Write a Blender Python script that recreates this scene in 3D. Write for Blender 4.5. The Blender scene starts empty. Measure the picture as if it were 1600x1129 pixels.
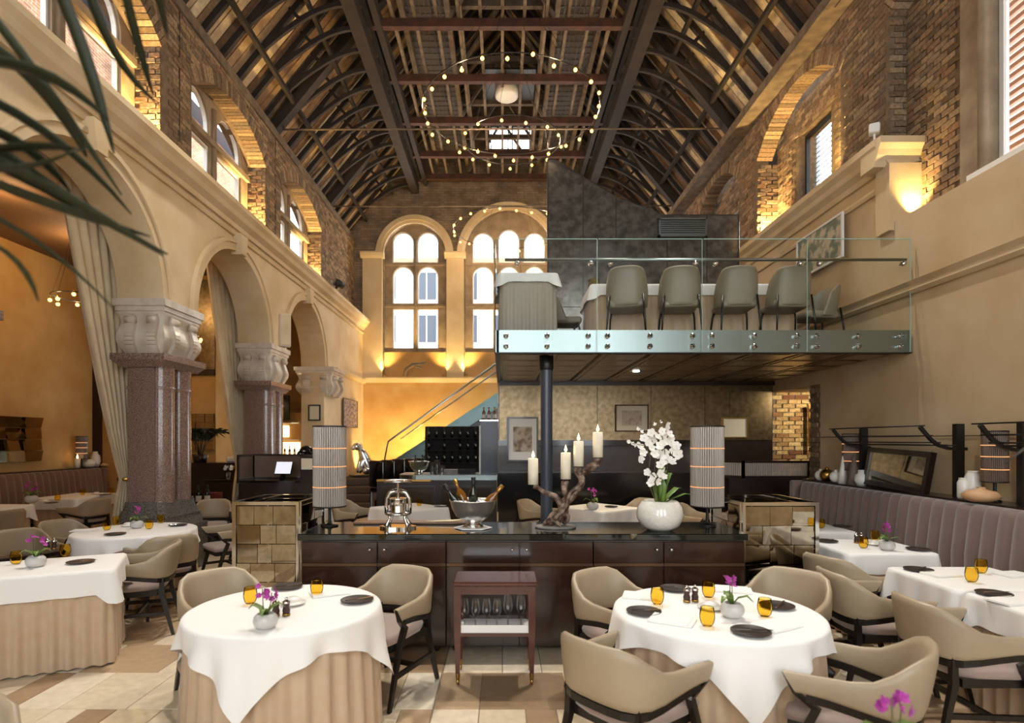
import bpy, bmesh, math, random
from math import pi, sin, cos, radians as R, sqrt, atan2
from mathutils import Vector, Matrix
random.seed(7)
sc = bpy.context.scene
C = bpy.context.collection
# ---------------------------------------------------------------- camera, world, light
H = 1.75                      # eye height
F = 910.0                     # focal length in pixels of the 1600 px frame
cam = bpy.data.cameras.new('camera'); camo = bpy.data.objects.new('camera', cam); C.objects.link(camo)
camo.location = (0, 0, H); camo.rotation_euler = (pi/2, 0, 0)
cam.sensor_width = 36; cam.lens = F/1600*36
cam.shift_x = 15/1600; cam.shift_y = 123.5/1600
cam.clip_start = .05; cam.clip_end = 300
cam.dof.use_dof = True; cam.dof.focus_distance = 5.5; cam.dof.aperture_fstop = 1.6
sc.camera = camo
sc.view_settings.view_transform = 'Standard'; sc.view_settings.look = 'None'
sc.view_settings.gamma = 1; sc.view_settings.use_curve_mapping = False
sc.view_settings.exposure = 0.24
w = bpy.data.worlds.new('sky'); sc.world = w; w.use_nodes = True
wb = w.node_tree.nodes['Background']; wb.inputs[0].default_value = (.92, .96, 1, 1); wb.inputs[1].default_value = 6.0
sc.cycles.use_denoising = True
sc.cycles.max_bounces = 8; sc.cycles.diffuse_bounces = 4; sc.cycles.glossy_bounces = 4
sc.cycles.transmission_bounces = 8; sc.cycles.transparent_max_bounces = 24
sc.cycles.sample_clamp_indirect = 4.0; sc.cycles.caustics_reflective = False; sc.cycles.caustics_refractive = False

def portal(loc, rot, sx, sy):
    l = bpy.data.lights.new('daylight_portal', 'AREA'); l.shape = 'RECTANGLE'; l.size = sx; l.size_y = sy
    l.cycles.is_portal = True
    o = bpy.data.objects.new('daylight_portal', l); C.objects.link(o); o.location = loc; o.rotation_euler = rot
    return o
def aim(o, to): o.rotation_euler = (Vector(to)-o.location).to_track_quat('-Z', 'Y').to_euler()
WARM = (1, .67, .25)
def spot(loc, to, energy, col=WARM, angle=90, blend=.8, rad=.04):
    l = bpy.data.lights.new('spot', 'SPOT'); l.energy = energy; l.color = col; l.spot_size = R(angle); l.spot_blend = blend; l.shadow_soft_size = rad
    o = bpy.data.objects.new('spot_light', l); C.objects.link(o); o.location = loc; aim(o, to); return o
# daylight: windows in the wall behind the camera, then both clerestories and the end wall
for x in (-3.0, 0.0, 3.0): portal((x, -3.95, 4.6), (R(90), 0, 0), 2.2, 6.4)
for y in (-.5, 3.0, 6.5, 9.97, 13.45):
    portal((-5.2, y, 6.5), (0, R(-90), 0), 2.0, 2.5)
portal((5.6, 4.0, 6.2), (0, R(90), 0), 3.4, 3.6)
portal((5.6, 9.8, 6.4), (0, R(90), 0), 2.0, 2.0)
portal((-2.71, 18.3, 6.6), (R(-90), 0, 0), 1.9, 4.2)
portal((.2, 18.3, 6.6), (R(-90), 0, 0), 2.6, 4.2)

# ---------------------------------------------------------------- helpers
def P(px, py, d):
    """a photo pixel at depth d as a point"""
    return Vector(((px-785)*d/F, d, H-(py-688)*d/F))
def lin(c):
    if isinstance(c, str):
        c = [int(c[i:i+2], 16)/255 for i in (0, 2, 4)]
        c = [x/12.92 if x <= .04045 else ((x+.055)/1.055)**2.4 for x in c]
    return (*c[:3], 1)
class MB:
    def __init__(s): s.v = []; s.f = []; s.sm = []; s.col = []
    def add(s, vs, fs, smooth=False, col=None):
        n = len(s.v); s.v += [tuple(v) for v in vs]
        for f in fs: s.f.append([i+n for i in f]); s.sm.append(smooth); s.col.append(col)
        return s
    def box(s, a, b, col=None, smooth=False):
        x0, y0, z0 = a; x1, y1, z1 = b
        return s.add([(x0,y0,z0),(x1,y0,z0),(x1,y1,z0),(x0,y1,z0),(x0,y0,z1),(x1,y0,z1),(x1,y1,z1),(x0,y1,z1)],
            [(3,2,1,0),(4,5,6,7),(0,1,5,4),(1,2,6,5),(2,3,7,6),(3,0,4,7)], smooth, col)
    def cbox(s, c, d, col=None):
        return s.box([c[i]-d[i]/2 for i in range(3)], [c[i]+d[i]/2 for i in range(3)], col)
    def bbox(s, a, b, bev=.01, seg=1):
        """box with rounded edges"""
        bm = bmesh.new(); bmesh.ops.create_cube(bm, size=1)
        for v in bm.verts: v.co = [a[i]+(v.co[i]+.5)*(b[i]-a[i]) for i in range(3)]
        bmesh.ops.bevel(bm, geom=bm.edges[:], offset=bev, segments=seg, affect='EDGES', profile=.5)
        bm.verts.index_update()
        s.add([v.co[:] for v in bm.verts], [[v.index for v in f.verts] for f in bm.faces], seg > 1); bm.free(); return s
    def beam(s, p, q, w, h, up=(0,0,1)):
        p = Vector(p); q = Vector(q); d = (q-p).normalized(); u = Vector(up)
        r = d.cross(u)
        if r.length < 1e-4: r = d.cross(Vector((1,0,0)))
        r.normalize(); u = r.cross(d)
        vs = [e+r*a*w/2+u*b*h/2 for e in (p, q) for a, b in ((-1,-1),(1,-1),(1,1),(-1,1))]
        return s.add(vs, [(0,1,2,3),(7,6,5,4),(0,4,5,1),(1,5,6,2),(2,6,7,3),(3,7,4,0)])
    def tube(s, pts, r, n=8, cap=True, smooth=True, flat=None):
        pts = [Vector(p) for p in pts]; m = len(pts)
        rs = r if isinstance(r, (list, tuple)) else [r]*m
        vs = []; ref = None
        for i, p in enumerate(pts):
            d = (pts[min(i+1,m-1)]-pts[max(i-1,0)]).normalized()
            if ref is None:
                ref = Vector((0,0,1)) if abs(d.z) < .9 else Vector((1,0,0))
            a = d.cross(ref); a.normalize(); b = a.cross(d); ref = b
            fl = flat or 1
            for k in range(n):
                t = 2*pi*k/n; vs.append(p+a*cos(t)*rs[i]+b*sin(t)*rs[i]*fl)
        fs = [(i*n+k, i*n+(k+1)%n, (i+1)*n+(k+1)%n, (i+1)*n+k) for i in range(m-1) for k in range(n)]
        if cap: fs += [tuple(range(n))[::-1], tuple((m-1)*n+k for k in range(n))]
        return s.add(vs, fs, smooth)
    def lathe(s, prof, n=24, c=(0,0,0), smooth=True, a0=0, a1=2*pi):
        full = abs(a1-a0-2*pi) < 1e-6; m = n if full else n+1
        vs = [(c[0]+r*cos(a0+(a1-a0)*k/n), c[1]+r*sin(a0+(a1-a0)*k/n), c[2]+z) for r, z in prof for k in range(m)]
        fs = [(i*m+k, i*m+(k+1)%m, (i+1)*m+(k+1)%m, (i+1)*m+k) for i in range(len(prof)-1) for k in range(n)]
        return s.add(vs, fs, smooth)
    def prism(s, poly, fn, t0, t1, smooth=False):
        """extrude a 2D polygon between t0 and t1; fn(u,v,t) gives the point"""
        n = len(poly)
        vs = [fn(u, v, t0) for u, v in poly]+[fn(u, v, t1) for u, v in poly]
        return s.add(vs, [tuple(range(n))[::-1], tuple(range(n, 2*n))]+[(i, (i+1)%n, n+(i+1)%n, n+i) for i in range(n)], smooth)
    def grid(s, rows, smooth=True, closed=False):
        m = len(rows[0]); vs = [p for r in rows for p in r]
        fs = [(i*m+k, i*m+(k+1)%m, (i+1)*m+(k+1)%m, (i+1)*m+k) for i in range(len(rows)-1) for k in range(m if closed else m-1)]
        return s.add(vs, fs, smooth)
    def ball(s, c, r, n=10, sq=(1,1,1)):
        m = n//2+1
        prof = [(sin(pi*i/m), -cos(pi*i/m)) for i in range(m+1)]
        vs = [(c[0]+p*cos(2*pi*k/n)*r*sq[0], c[1]+p*sin(2*pi*k/n)*r*sq[1], c[2]+z*r*sq[2]) for p, z in prof for k in range(n)]
        return s.add(vs, [(i*n+k, i*n+(k+1)%n, (i+1)*n+(k+1)%n, (i+1)*n+k) for i in range(m) for k in range(n)], True)
    def xf(s, M, start=0):
        s.v[start:] = [tuple(M @ Vector(v)) for v in s.v[start:]]; return s
    def mesh(s, name, m=None):
        me = bpy.data.meshes.new(name); me.from_pydata(s.v, [], s.f)
        me.polygons.foreach_set('use_smooth', s.sm)
        if any(c is not None for c in s.col):
            at = me.color_attributes.new('tint', 'FLOAT_COLOR', 'CORNER'); data = []
            for f, c in zip(s.f, s.col): data += list(lin(c or (.5,.5,.5)))*len(f)
            at.data.foreach_set('color', data)
        if m: me.materials.append(m)
        me.update(); return me
    def build(s, name, m, parent=None, solid=0, sub=0, loc=None, rz=0):
        o = link(name, s.mesh(name, m), parent, loc, rz)
        if solid:
            k = o.modifiers.new('thick', 'SOLIDIFY'); k.thickness = solid; k.offset = 0
        if sub:
            k = o.modifiers.new('smooth', 'SUBSURF'); k.levels = sub; k.render_levels = sub
        return o
def link(name, me, parent=None, loc=None, rz=0):
    o = bpy.data.objects.new(name, me); C.objects.link(o)
    if parent: o.parent = parent
    if loc is not None: o.location = loc
    if rz: o.rotation_euler[2] = rz
    return o
def tag(o, label=None, cat=None, group=None, kind=None):
    if label: o['label'] = label
    if cat: o['category'] = cat
    if group: o['group'] = group
    if kind: o['kind'] = kind
    return o
def thing(name, label, cat, loc=(0,0,0), rz=0, group=None):
    o = link(name, None, None, loc, rz); o.empty_display_size = .1
    return tag(o, label, cat, group)
def struct(name, label=None):
    return tag(link(name, None), label, kind='structure')
def st(o, label=None): return tag(o, label, kind='structure')
KIDS = {}
def copy_tree(o, parent=None):
    c = o.copy(); C.objects.link(c); c.parent = parent
    for ch in [x for x in bpy.data.objects if x.parent == o] if o.name not in KIDS else KIDS[o.name]: copy_tree(ch, c)
    return c
def proto(o):
    """remember the children of a thing that will be copied often"""
    def rec(p):
        KIDS[p.name] = [x for x in bpy.data.objects if x.parent == p]
        for k in KIDS[p.name]: rec(k)
    rec(o); return o
def put(pr, label, loc, rz=0, group=None, s=None, used=set()):
    if pr.name not in used: o = pr; used.add(pr.name)
    else: o = copy_tree(pr)
    o['label'] = label; o.location = loc; o.rotation_euler[2] = rz
    if group: o['group'] = group
    if s: o.scale = (s, s, s)
    return o

# ---------------------------------------------------------------- materials
def nodes(name):
    m = bpy.data.materials.new(name); m.use_nodes = True; nt = m.node_tree
    return m, nt, nt.nodes['Principled BSDF']
def mat(name, c, rough=.6, metal=0, c2=None, scale=6, bump=0, bscale=None, coat=0, emit=None, es=0, spec=None, detail=6, stretch=None, sheen=0, lo=.35, hi=.65):
    m, nt, b = nodes(name); N = nt.nodes; L = nt.links
    b.inputs['Base Color'].default_value = lin(c); b.inputs['Roughness'].default_value = rough; b.inputs['Metallic'].default_value = metal
    if coat: b.inputs['Coat Weight'].default_value = coat; b.inputs['Coat Roughness'].default_value = .08
    if spec is not None: b.inputs['Specular IOR Level'].default_value = spec
    if sheen: b.inputs['Sheen Weight'].default_value = sheen
    if emit: b.inputs['Emission Color'].default_value = lin(emit); b.inputs['Emission Strength'].default_value = es
    if c2 is not None or bump:
        tc = N.new('ShaderNodeTexCoord'); src = tc.outputs['Object']
        if stretch:
            mp = N.new('ShaderNodeMapping'); mp.inputs['Scale'].default_value = stretch; L.new(src, mp.inputs[0]); src = mp.outputs[0]
    if c2 is not None:
        n = N.new('ShaderNodeTexNoise'); n.inputs['Scale'].default_value = scale; n.inputs['Detail'].default_value = detail; L.new(src, n.inputs['Vector'])
        r = N.new('ShaderNodeValToRGB'); r.color_ramp.elements[0].color = lin(c); r.color_ramp.elements[1].color = lin(c2)
        r.color_ramp.elements[0].position = lo; r.color_ramp.elements[1].position = hi
        L.new(n.outputs['Fac'], r.inputs[0]); L.new(r.outputs[0], b.inputs['Base Color'])
    if bump:
        n = N.new('ShaderNodeTexNoise'); n.inputs['Scale'].default_value = bscale or scale*4; n.inputs['Detail'].default_value = 4; L.new(src, n.inputs['Vector'])
        bp = N.new('ShaderNodeBump'); bp.inputs['Strength'].default_value = bump; bp.inputs['Distance'].default_value = .02
        L.new(n.outputs['Fac'], bp.inputs['Height']); L.new(bp.outputs[0], b.inputs['Normal'])
    return m
def tinted(name, src, rough=.8, var=.25, bump=.4, scale=30, coat=0):
    """base colour from the object's colour ('obj') or the mesh's tint attribute, with grain"""
    m, nt, b = nodes(name); N = nt.nodes; L = nt.links
    if src == 'obj': n = N.new('ShaderNodeObjectInfo'); out = n.outputs['Color']
    else: n = N.new('ShaderNodeAttribute'); n.attribute_name = 'tint'; out = n.outputs['Color']
    tc = N.new('ShaderNodeTexCoord'); z = N.new('ShaderNodeTexNoise'); z.inputs['Scale'].default_value = scale; z.inputs['Detail'].default_value = 5
    gm = N.new('ShaderNodeNewGeometry'); L.new(gm.outputs['Position'], z.inputs['Vector'])
    mr = N.new('ShaderNodeMapRange'); mr.inputs[1].default_value = .3; mr.inputs[2].default_value = .7; mr.inputs[3].default_value = 1-var; mr.inputs[4].default_value = 1+var
    L.new(z.outputs['Fac'], mr.inputs[0])
    mx = N.new('ShaderNodeVectorMath'); mx.operation = 'SCALE'; L.new(out, mx.inputs[0]); L.new(mr.outputs[0], mx.inputs['Scale'])
    L.new(mx.outputs[0], b.inputs['Base Color']); b.inputs['Roughness'].default_value = rough
    if coat: b.inputs['Coat Weight'].default_value = coat
    if bump:
        bp = N.new('ShaderNodeBump'); bp.inputs['Strength'].default_value = bump; bp.inputs['Distance'].default_value = .01
        L.new(z.outputs['Fac'], bp.inputs['Height']); L.new(bp.outputs[0], b.inputs['Normal'])
    return m
def glassy(name, c, refl=.12, rough=.02, tint_glossy=(1,1,1)):
    """thin glass: tinted transparency under a Fresnel reflection"""
    m = bpy.data.materials.new(name); m.use_nodes = True; nt = m.node_tree; N = nt.nodes; L = nt.links
    N.remove(N['Principled BSDF']); out = N['Material Output']
    t = N.new('ShaderNodeBsdfTransparent'); t.inputs[0].default_value = lin(c)
    g = N.new('ShaderNodeBsdfGlossy'); g.inputs['Color'].default_value = lin(tint_glossy); g.inputs['Roughness'].default_value = rough
    lw = N.new('ShaderNodeLayerWeight'); lw.inputs[0].default_value = refl
    mx = N.new('ShaderNodeMixShader'); L.new(lw.outputs['Fresnel'], mx.inputs[0]); L.new(t.outputs[0], mx.inputs[1]); L.new(g.outputs[0], mx.inputs[2]); L.new(mx.outputs[0], out.inputs[0])
    return m
def emis(name, c, s):
    m = bpy.data.materials.new(name); m.use_nodes = True; nt = m.node_tree; nt.nodes.remove(nt.nodes['Principled BSDF'])
    e = nt.nodes.new('ShaderNodeEmission'); e.inputs[0].default_value = lin(c); e.inputs[1].default_value = s
    nt.links.new(e.outputs[0], nt.nodes['Material Output'].inputs[0]); return m
def brickmat(name, c1, c2, mortar, axis='XZ', scale=1.0):
    m, nt, b = nodes(name); N = nt.nodes; L = nt.links
    gm = N.new('ShaderNodeNewGeometry'); sp = N.new('ShaderNodeSeparateXYZ'); L.new(gm.outputs['Position'], sp.inputs[0])
    cb = N.new('ShaderNodeCombineXYZ'); L.new(sp.outputs[axis[0]], cb.inputs[0]); L.new(sp.outputs['Z'], cb.inputs[1])
    br = N.new('ShaderNodeTexBrick'); L.new(cb.outputs[0], br.inputs['Vector']); br.inputs['Scale'].default_value = scale
    br.inputs['Brick Width'].default_value = .225; br.inputs['Row Height'].default_value = .075; br.inputs['Mortar Size'].default_value = .008
    br.inputs['Color1'].default_value = lin(c1); br.inputs['Color2'].default_value = lin(c2); br.inputs['Mortar'].default_value = lin(mortar)
    nz = N.new('ShaderNodeTexNoise'); nz.inputs['Scale'].default_value = 2.2; nz.inputs['Detail'].default_value = 8; L.new(gm.outputs['Position'], nz.inputs[0])
    mr = N.new('ShaderNodeMapRange'); mr.inputs[1].default_value = .3; mr.inputs[2].default_value = .7; mr.inputs[3].default_value = .6; mr.inputs[4].default_value = 1.35; L.new(nz.outputs['Fac'], mr.inputs[0])
    vm = N.new('ShaderNodeVectorMath'); vm.operation = 'SCALE'; L.new(br.outputs['Color'], vm.inputs[0]); L.new(mr.outputs[0], vm.inputs['Scale'])
    L.new(vm.outputs[0], b.inputs['Base Color']); b.inputs['Roughness'].default_value = .9
    bp = N.new('ShaderNodeBump'); bp.inputs['Strength'].default_value = .5; bp.inputs['Distance'].default_value = .02; bp.invert = True
    L.new(br.outputs['Fac'], bp.inputs['Height']); L.new(bp.outputs[0], b.inputs['Normal'])
    return m
M = {}
M['plaster'] = mat('cream_plaster', 'd8c3a0', .75, c2='c9b086', scale=1.6, bump=.12, bscale=8)
M['plaster_r'] = mat('tan_plaster', 'ccb592', .75, c2='bda27b', scale=1.3, bump=.12, bscale=8)
M['plaster_g'] = mat('ochre_plaster', 'c9a368', .75, c2='b88c4e', scale=1.4, bump=.1, bscale=8)
M['mortar'] = mat('mortar', '85725c', .95, c2='6b5a47', scale=9, bump=.5)
M['brick_o'] = tinted('brick_single', 'obj', .9, .35, .8, 28)
M['brick_s'] = tinted('brick_bulk', 'att', .9, .35, .8, 28)
M['brick_end'] = brickmat('brick_end_wall', '75634f', '8c7860', '6b5d4e', 'XZ')
M['brick_out'] = brickmat('brick_outside', 'b07a58', '9a6a4c', 'b9a893', 'YZ')
M['stone'] = mat('window_stone', '86735c', .85, c2='a08c72', scale=4, bump=.3)
M['marble_cap'] = mat('veined_capital_stone', 'b9aa97', .35, c2='d6cbbb', scale=5, detail=10, coat=.3)
M['granite'] = mat('red_granite', '6b5148', .18, c2='9d8579', scale=95, detail=3, coat=.4, lo=.42, hi=.6)
M['granite_d'] = mat('grey_granite', '4a4744', .2, c2='77726c', scale=60, detail=3, coat=.4)
M['wood_roof'] = mat('dark_roof_timber', '1d1511', .75, c2='2b2019', scale=5, stretch=(1,1,8), bump=.2)
M['wood_red'] = mat('red_brown_timber', '55301f', .7, c2='3a2318', scale=6, bump=.2)
M['wood_grey'] = mat('grey_timber', '7a6a58', .8, c2='5d5044', scale=6, bump=.2)
M['plank'] = tinted('roof_plank', 'obj', .75, .25, .3, 9)
M['tile'] = tinted('floor_tile', 'obj', .42, .10, .06, 14)
M['grout'] = mat('grout', '8c7a64', .9)
M['deck'] = mat('roof_void', '1a1410', .95)
M['cloth'] = mat('white_linen', 'f2f0ec', .8, bump=.05, bscale=120, sheen=.2)
M['skirt'] = mat('beige_undercloth', 'c6ae92', .75, c2='c2a788', scale=12, sheen=.3)
M['skirt_g'] = mat('grey_green_undercloth', 'aaa091', .75, sheen=.3)
M['curtain'] = mat('cream_curtain', 'e3d0ad', .75, c2='d6c09a', scale=4, sheen=.3)
M['leather'] = mat('taupe_leather', 'ab9a80', .42, c2='a19076', scale=3, bump=.04, bscale=150)
M['leather_d'] = mat('grey_shell_leather', '8d8470', .45, c2='847b68', scale=3)
M['seat'] = mat('mauve_seat_fabric', 'a08c82', .8, sheen=.4)
M['blackwood'] = mat('black_stained_wood', '17120f', .35, spec=.5)
M['banq'] = mat('mauve_velvet', '7f6a60', .65, c2='75615a', scale=3, sheen=.5)
M['banq_l'] = mat('brown_velvet', '6d4f3c', .7, sheen=.4)
M['mahog'] = mat('dark_mahogany', '291710', .2, c2='382015', scale=5, stretch=(1,1,.12), coat=.5)
M['mahog_r'] = mat('red_mahogany', '451d13', .22, c2='57281a', scale=6, stretch=(.3,1,1), coat=.5)
M['espresso'] = mat('espresso_wood', '1c110d', .3, c2='271812', scale=5, coat=.3)
M['marble'] = mat('black_green_marble', '121715', .07, c2='a9aca4', scale=3.2, detail=14, coat=.5, lo=.62, hi=.78)
M['steel'] = mat('brushed_steel', '8f9998', .3, 1, bump=.03, bscale=60)
M['chrome'] = mat('chrome', 'd8d8d6', .08, 1)
M['silver'] = mat('silver', 'dcdad6', .14, 1); M['silver_f'] = mat('frosted_silver', 'ece9e4', .28, .92)
M['brass'] = mat('brass', 'b08a4a', .3, 1)
M['iron'] = mat('black_iron', '120f0d', .45)
M['mirror'] = mat('antique_mirror', 'b3ab9b', .03, 1, c2='9a9282', scale=14, detail=12, lo=.42, hi=.72)
M['mirror_w'] = mat('foxed_mirror_wall', '8c7a5f', .3, .95, c2='675840', scale=13, detail=14, lo=.35, hi=.75)
M['mirror_g'] = mat('grey_foxed_mirror', '7d7972', .2, .55, c2='5c5851', scale=9, detail=15, lo=.36, hi=.64)
M['mirror_c'] = mat('clear_mirror_tile', 'a8977c', .06, 1)
M['glass'] = glassy('window_glass', (.97,.98,.98), .06)
M['glass_g'] = glassy('green_tinted_glass', (.94,.97,.955), .09)
M['edge'] = mat('glass_edge', '9fc4b8', .2)
M['amber'] = glassy('amber_glass', (.995,.87,.47), .10, .02, (1,.9,.6))
M['clear'] = glassy('clear_glass', (.955,.96,.965), .38, .18)
M['ice'] = mat('ice', 'eef2f5', .15, coat=.5)
M['rod'] = mat('ribbed_lamp_glass', 'd6cbc0', .12, coat=.6); M['rod'].node_tree.nodes['Principled BSDF'].inputs['Transmission Weight'].default_value = .45; M['rod'].node_tree.nodes['Principled BSDF'].inputs['Roughness'].default_value = .25
M['rod_b'] = mat('smoked_lamp_rod', '6e5a4c', .2, coat=.3)
M['glow'] = emis('orange_filament', (1,.42,.16), 1.1)
M['bulb'] = emis('chandelier_bulb', (1,.55,.13), 5)
M['flame'] = emis('candle_flame', (1,.62,.22), 40)
M['wax'] = mat('ivory_wax', 'efe6cf', .5)
M['bark'] = mat('vine_root_bark', '4d3223', .6, c2='c0a892', scale=16, bump=1.0, bscale=30, lo=.45, hi=.75, coat=.3)  # pale patches put the root's white highlights into the bark colour
M['slate'] = mat('slate', '8a8780', .6, c2='6f6c66', scale=8)
M['ceramic'] = mat('white_ceramic', 'e6e3db', .3, coat=.4)
M['ceramic_c'] = mat('crackle_white_ceramic', 'efece4', .1, c2='e4e0d6', scale=60, coat=.7)
M['ceramic_g'] = mat('grey_ceramic', 'c9c7c3', .35, coat=.3)
M['terra'] = mat('peach_ceramic', 'd3a77c', .5)
M['taupe_c'] = mat('taupe_ceramic', '6b5b54', .6)
M['plate'] = mat('dark_brown_plate', '2c2320', .35, c2='3a302b', scale=20)
M['leaf'] = mat('orchid_leaf', '6d8a3f', .4, c2='557232', scale=5, coat=.2)
M['palm'] = mat('palm_leaf', '1a1f08', .55, c2='262d0e', scale=3)
M['petal_w'] = mat('white_petal', 'f6f3ec', .6)
M['petal_m'] = mat('magenta_petal', '9a2a8c', .6, c2='b8489f', scale=40)
M['stem'] = mat('stem', '5a5a2c', .6)
M['bottle'] = mat('dark_wine_bottle', '101808', .08, coat=.5)
M['bottle_a'] = mat('amber_bottle', '7a4a10', .1, coat=.5)
M['label'] = mat('paper_label', 'e9e4d6', .7)
M['paper'] = mat('cream_paper', 'ddd2bb', .8)
M['white'] = mat('white_paint', 'e8e6e0', .5)
M['screen'] = emis('lit_tablet', (.86,.84,.92), .9)
M['steel_d'] = mat('dark_teal_steel', '5d6d6c', .3, .9)
M['blue'] = mat('blue_grey_paint', '3d4652', .4, coat=.2)
M['tin'] = mat('pressed_tin_ceiling', '8b755c', .25, .6, c2='755f48', scale=4)
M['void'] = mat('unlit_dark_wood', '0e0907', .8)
M['black'] = mat('black_gloss', '0c0a0a', .15, coat=.4)
M['red'] = mat('red_book', '7c2a20', .6)
M['louver'] = mat('terracotta_louvre', 'b98a6e', .6)
M['louver_w'] = mat('white_louvre', '7f8487', .6)
M['facade'] = mat('pale_facade', 'd9d6cf', .8)
M['band'] = mat('bronze_band', '6b5340', .25, .6)
# ---------------------------------------------------------------- structure
SIDE = lambda u, z, w: (w, u, z)          # wall running along Y
END = lambda u, z, w: (u, w, z)           # wall running along X
def arcz(du, hw, zs, rise):
    if rise <= 0: return zs
    rr = (hw*hw+rise*rise)/(2*rise)
    return zs+sqrt(max(0, rr*rr-du*du))-(rr-rise)
def holed(mb, fn, u0, u1, z0, z1, ops, w0, w1, n=20):
    """wall slab with arched openings (centre, half width, sill, spring, rise)"""
    ops = sorted(ops); cur = u0
    def bx(a, b, c, d):
        if b-a > 1e-4 and d-c > 1e-4:
            mb.add([fn(u, z, w) for w in (w0, w1) for u, z in ((a,c),(b,c),(b,d),(a,d))],
                   [(0,1,2,3),(7,6,5,4),(0,4,5,1),(1,5,6,2),(2,6,7,3),(3,7,4,0)])
    for uc, hw, zb, zs, rise in ops:
        bx(cur, uc-hw, z0, z1); bx(uc-hw, uc+hw, z0, zb)
        k = n if rise > 0 else 1
        us = [uc-hw*cos(pi*i/k) for i in range(k+1)]; zz = [arcz(u-uc, hw, zs, rise) for u in us]
        if rise > 0: zz[0] = zz[-1] = zs
        for i in range(k):
            a, b = us[i], us[i+1]
            vs = [fn(u, z, w) for w in (w0, w1) for u, z in ((a,zz[i]),(b,zz[i+1]),(b,z1),(a,z1))]
            mb.add(vs, [(0,1,2,3),(7,6,5,4),(0,4,5,1),(2,6,7,3)])
        cur = uc+hw
    bx(cur, u1, z0, z1); return mb
def arch_ring(mb, fn, uc, hw, zs, rise, t, w0, w1, n=28, legs=0):
    """moulded band of width t round an arch"""
    rr = (hw*hw+rise*rise)/(2*rise); zc = zs+rise-rr; a0 = math.asin(min(1, hw/rr)); 
    if rise > hw: a0 = pi-a0
    th = [-a0+2*a0*i/n for i in range(n+1)]
    ring = [(uc+rr*sin(a), zc+rr*cos(a), uc+(rr+t)*sin(a), zc+(rr+t)*cos(a)) for a in th]
    if legs: ring = [(ring[0][0], zs-legs, ring[0][2], zs-legs)]+ring+[(ring[-1][0], zs-legs, ring[-1][2], zs-legs)]
    for i in range(len(ring)-1):
        p, q = ring[i], ring[i+1]
        vs = [fn(u, z, w) for w in (w0, w1) for u, z in ((p[0],p[1]),(q[0],q[1]),(q[2],q[3]),(p[2],p[3]))]
        mb.add(vs, [(0,1,2,3),(0,4,5,1),(2,6,7,3),(7,6,5,4)]+([(0,3,7,4)] if i == 0 else [])+([(1,5,6,2)] if i == len(ring)-2 else []))
    return mb
def extrude(mb, prof, fn, u0, u1):
    """moulding: profile points (z, w) pulled from u0 to u1"""
    n = len(prof); vs = [fn(u, z, w) for u in (u0, u1) for z, w in prof]
    return mb.add(vs, [(i, (i+1)%n, n+(i+1)%n, n+i) for i in range(n)]+[tuple(range(n)), tuple(range(2*n-1, n-1, -1))])
BR = ['897259','77624e','947c62','69563f','9d8568','886a50','716150','98805f','7f664e']
BRY = ['c2a26c','b18f5c','cfb27e','a07c4c','93683f','bd9a66','7c4e33']
def in_ops(u, z, ops, pad=.0):
    for uc, hw, zb, zs, rise in ops:
        if abs(u-uc) < hw+pad and zb-pad < z < arcz(min(abs(u-uc), hw), hw, zs, rise)+pad: return True
    return False
def bricks(parent, fn, u0, u1, z0, z1, ops, wface, out, single=False, pal=BR, lim=None, pad=.05):
    """courses of real bricks on a face at w = wface, standing proud towards sign 'out'"""
    mb = MB(); rows = int((z1-z0)/.075); cache = []
    if single:
        for j in range(3):
            l = .213-.012*j; m = MB(); h = .066; t = .03
            pts = [(-l/2,-h/2),(l/2,-h/2+.003*j),(l/2-.004,h/2),(-l/2+.003,h/2-.004*j)]
            m.add([fn(u, z, w) for w in (0, out*t) for u, z in pts], [(7,6,5,4),(0,4,5,1),(1,5,6,2),(2,6,7,3),(3,7,4,0)])
            cache.append(m.mesh('brick', M['brick_o']))
    for r in range(rows):
        z = z0+(r+.5)*.075; u = u0+(.06 if r % 2 else .17)-.11
        while u < u1:
            c0, c1 = max(u, u0), min(u+.215, u1); L = c1-c0; c = (c0+c1)/2
            if L > .05 and not in_ops(c, z, ops, pad) and not in_ops(c-L/2, z, ops, pad) and not in_ops(c+L/2, z, ops, pad) and (lim is None or lim(c, z)):
                e = random.uniform(0, .012); cl = random.choice(pal)
                if single:
                    o = link('brick', random.choice(cache), parent, fn(c, z, wface-out*.018+out*e)); o.color = lin(cl)
                    if L < .214: o.scale = (1, L/.215, 1) if fn is SIDE else (L/.215, 1, 1)
                else:
                    a = L/2-.0035; b = .033; k = [random.uniform(-.004,.004) for _ in range(4)]
                    vs = [fn(c+x, zz, w) for w in (wface-out*.004, wface+out*(.004+e)) for x, zz in ((-a+k[0],z-b),(a+k[1],z-b+k[2]),(a+k[1],z+b),(-a+k[0],z+b+k[3]))]
                    mb.add(vs, [(7,6,5,4),(0,4,5,1),(1,5,6,2),(2,6,7,3),(3,7,4,0)], False, lin(cl))
            u += .225
    if not single and mb.v:
        o = mb.build('bricks', M['brick_s'], parent); o['kind'] = 'stuff'; return o
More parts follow.
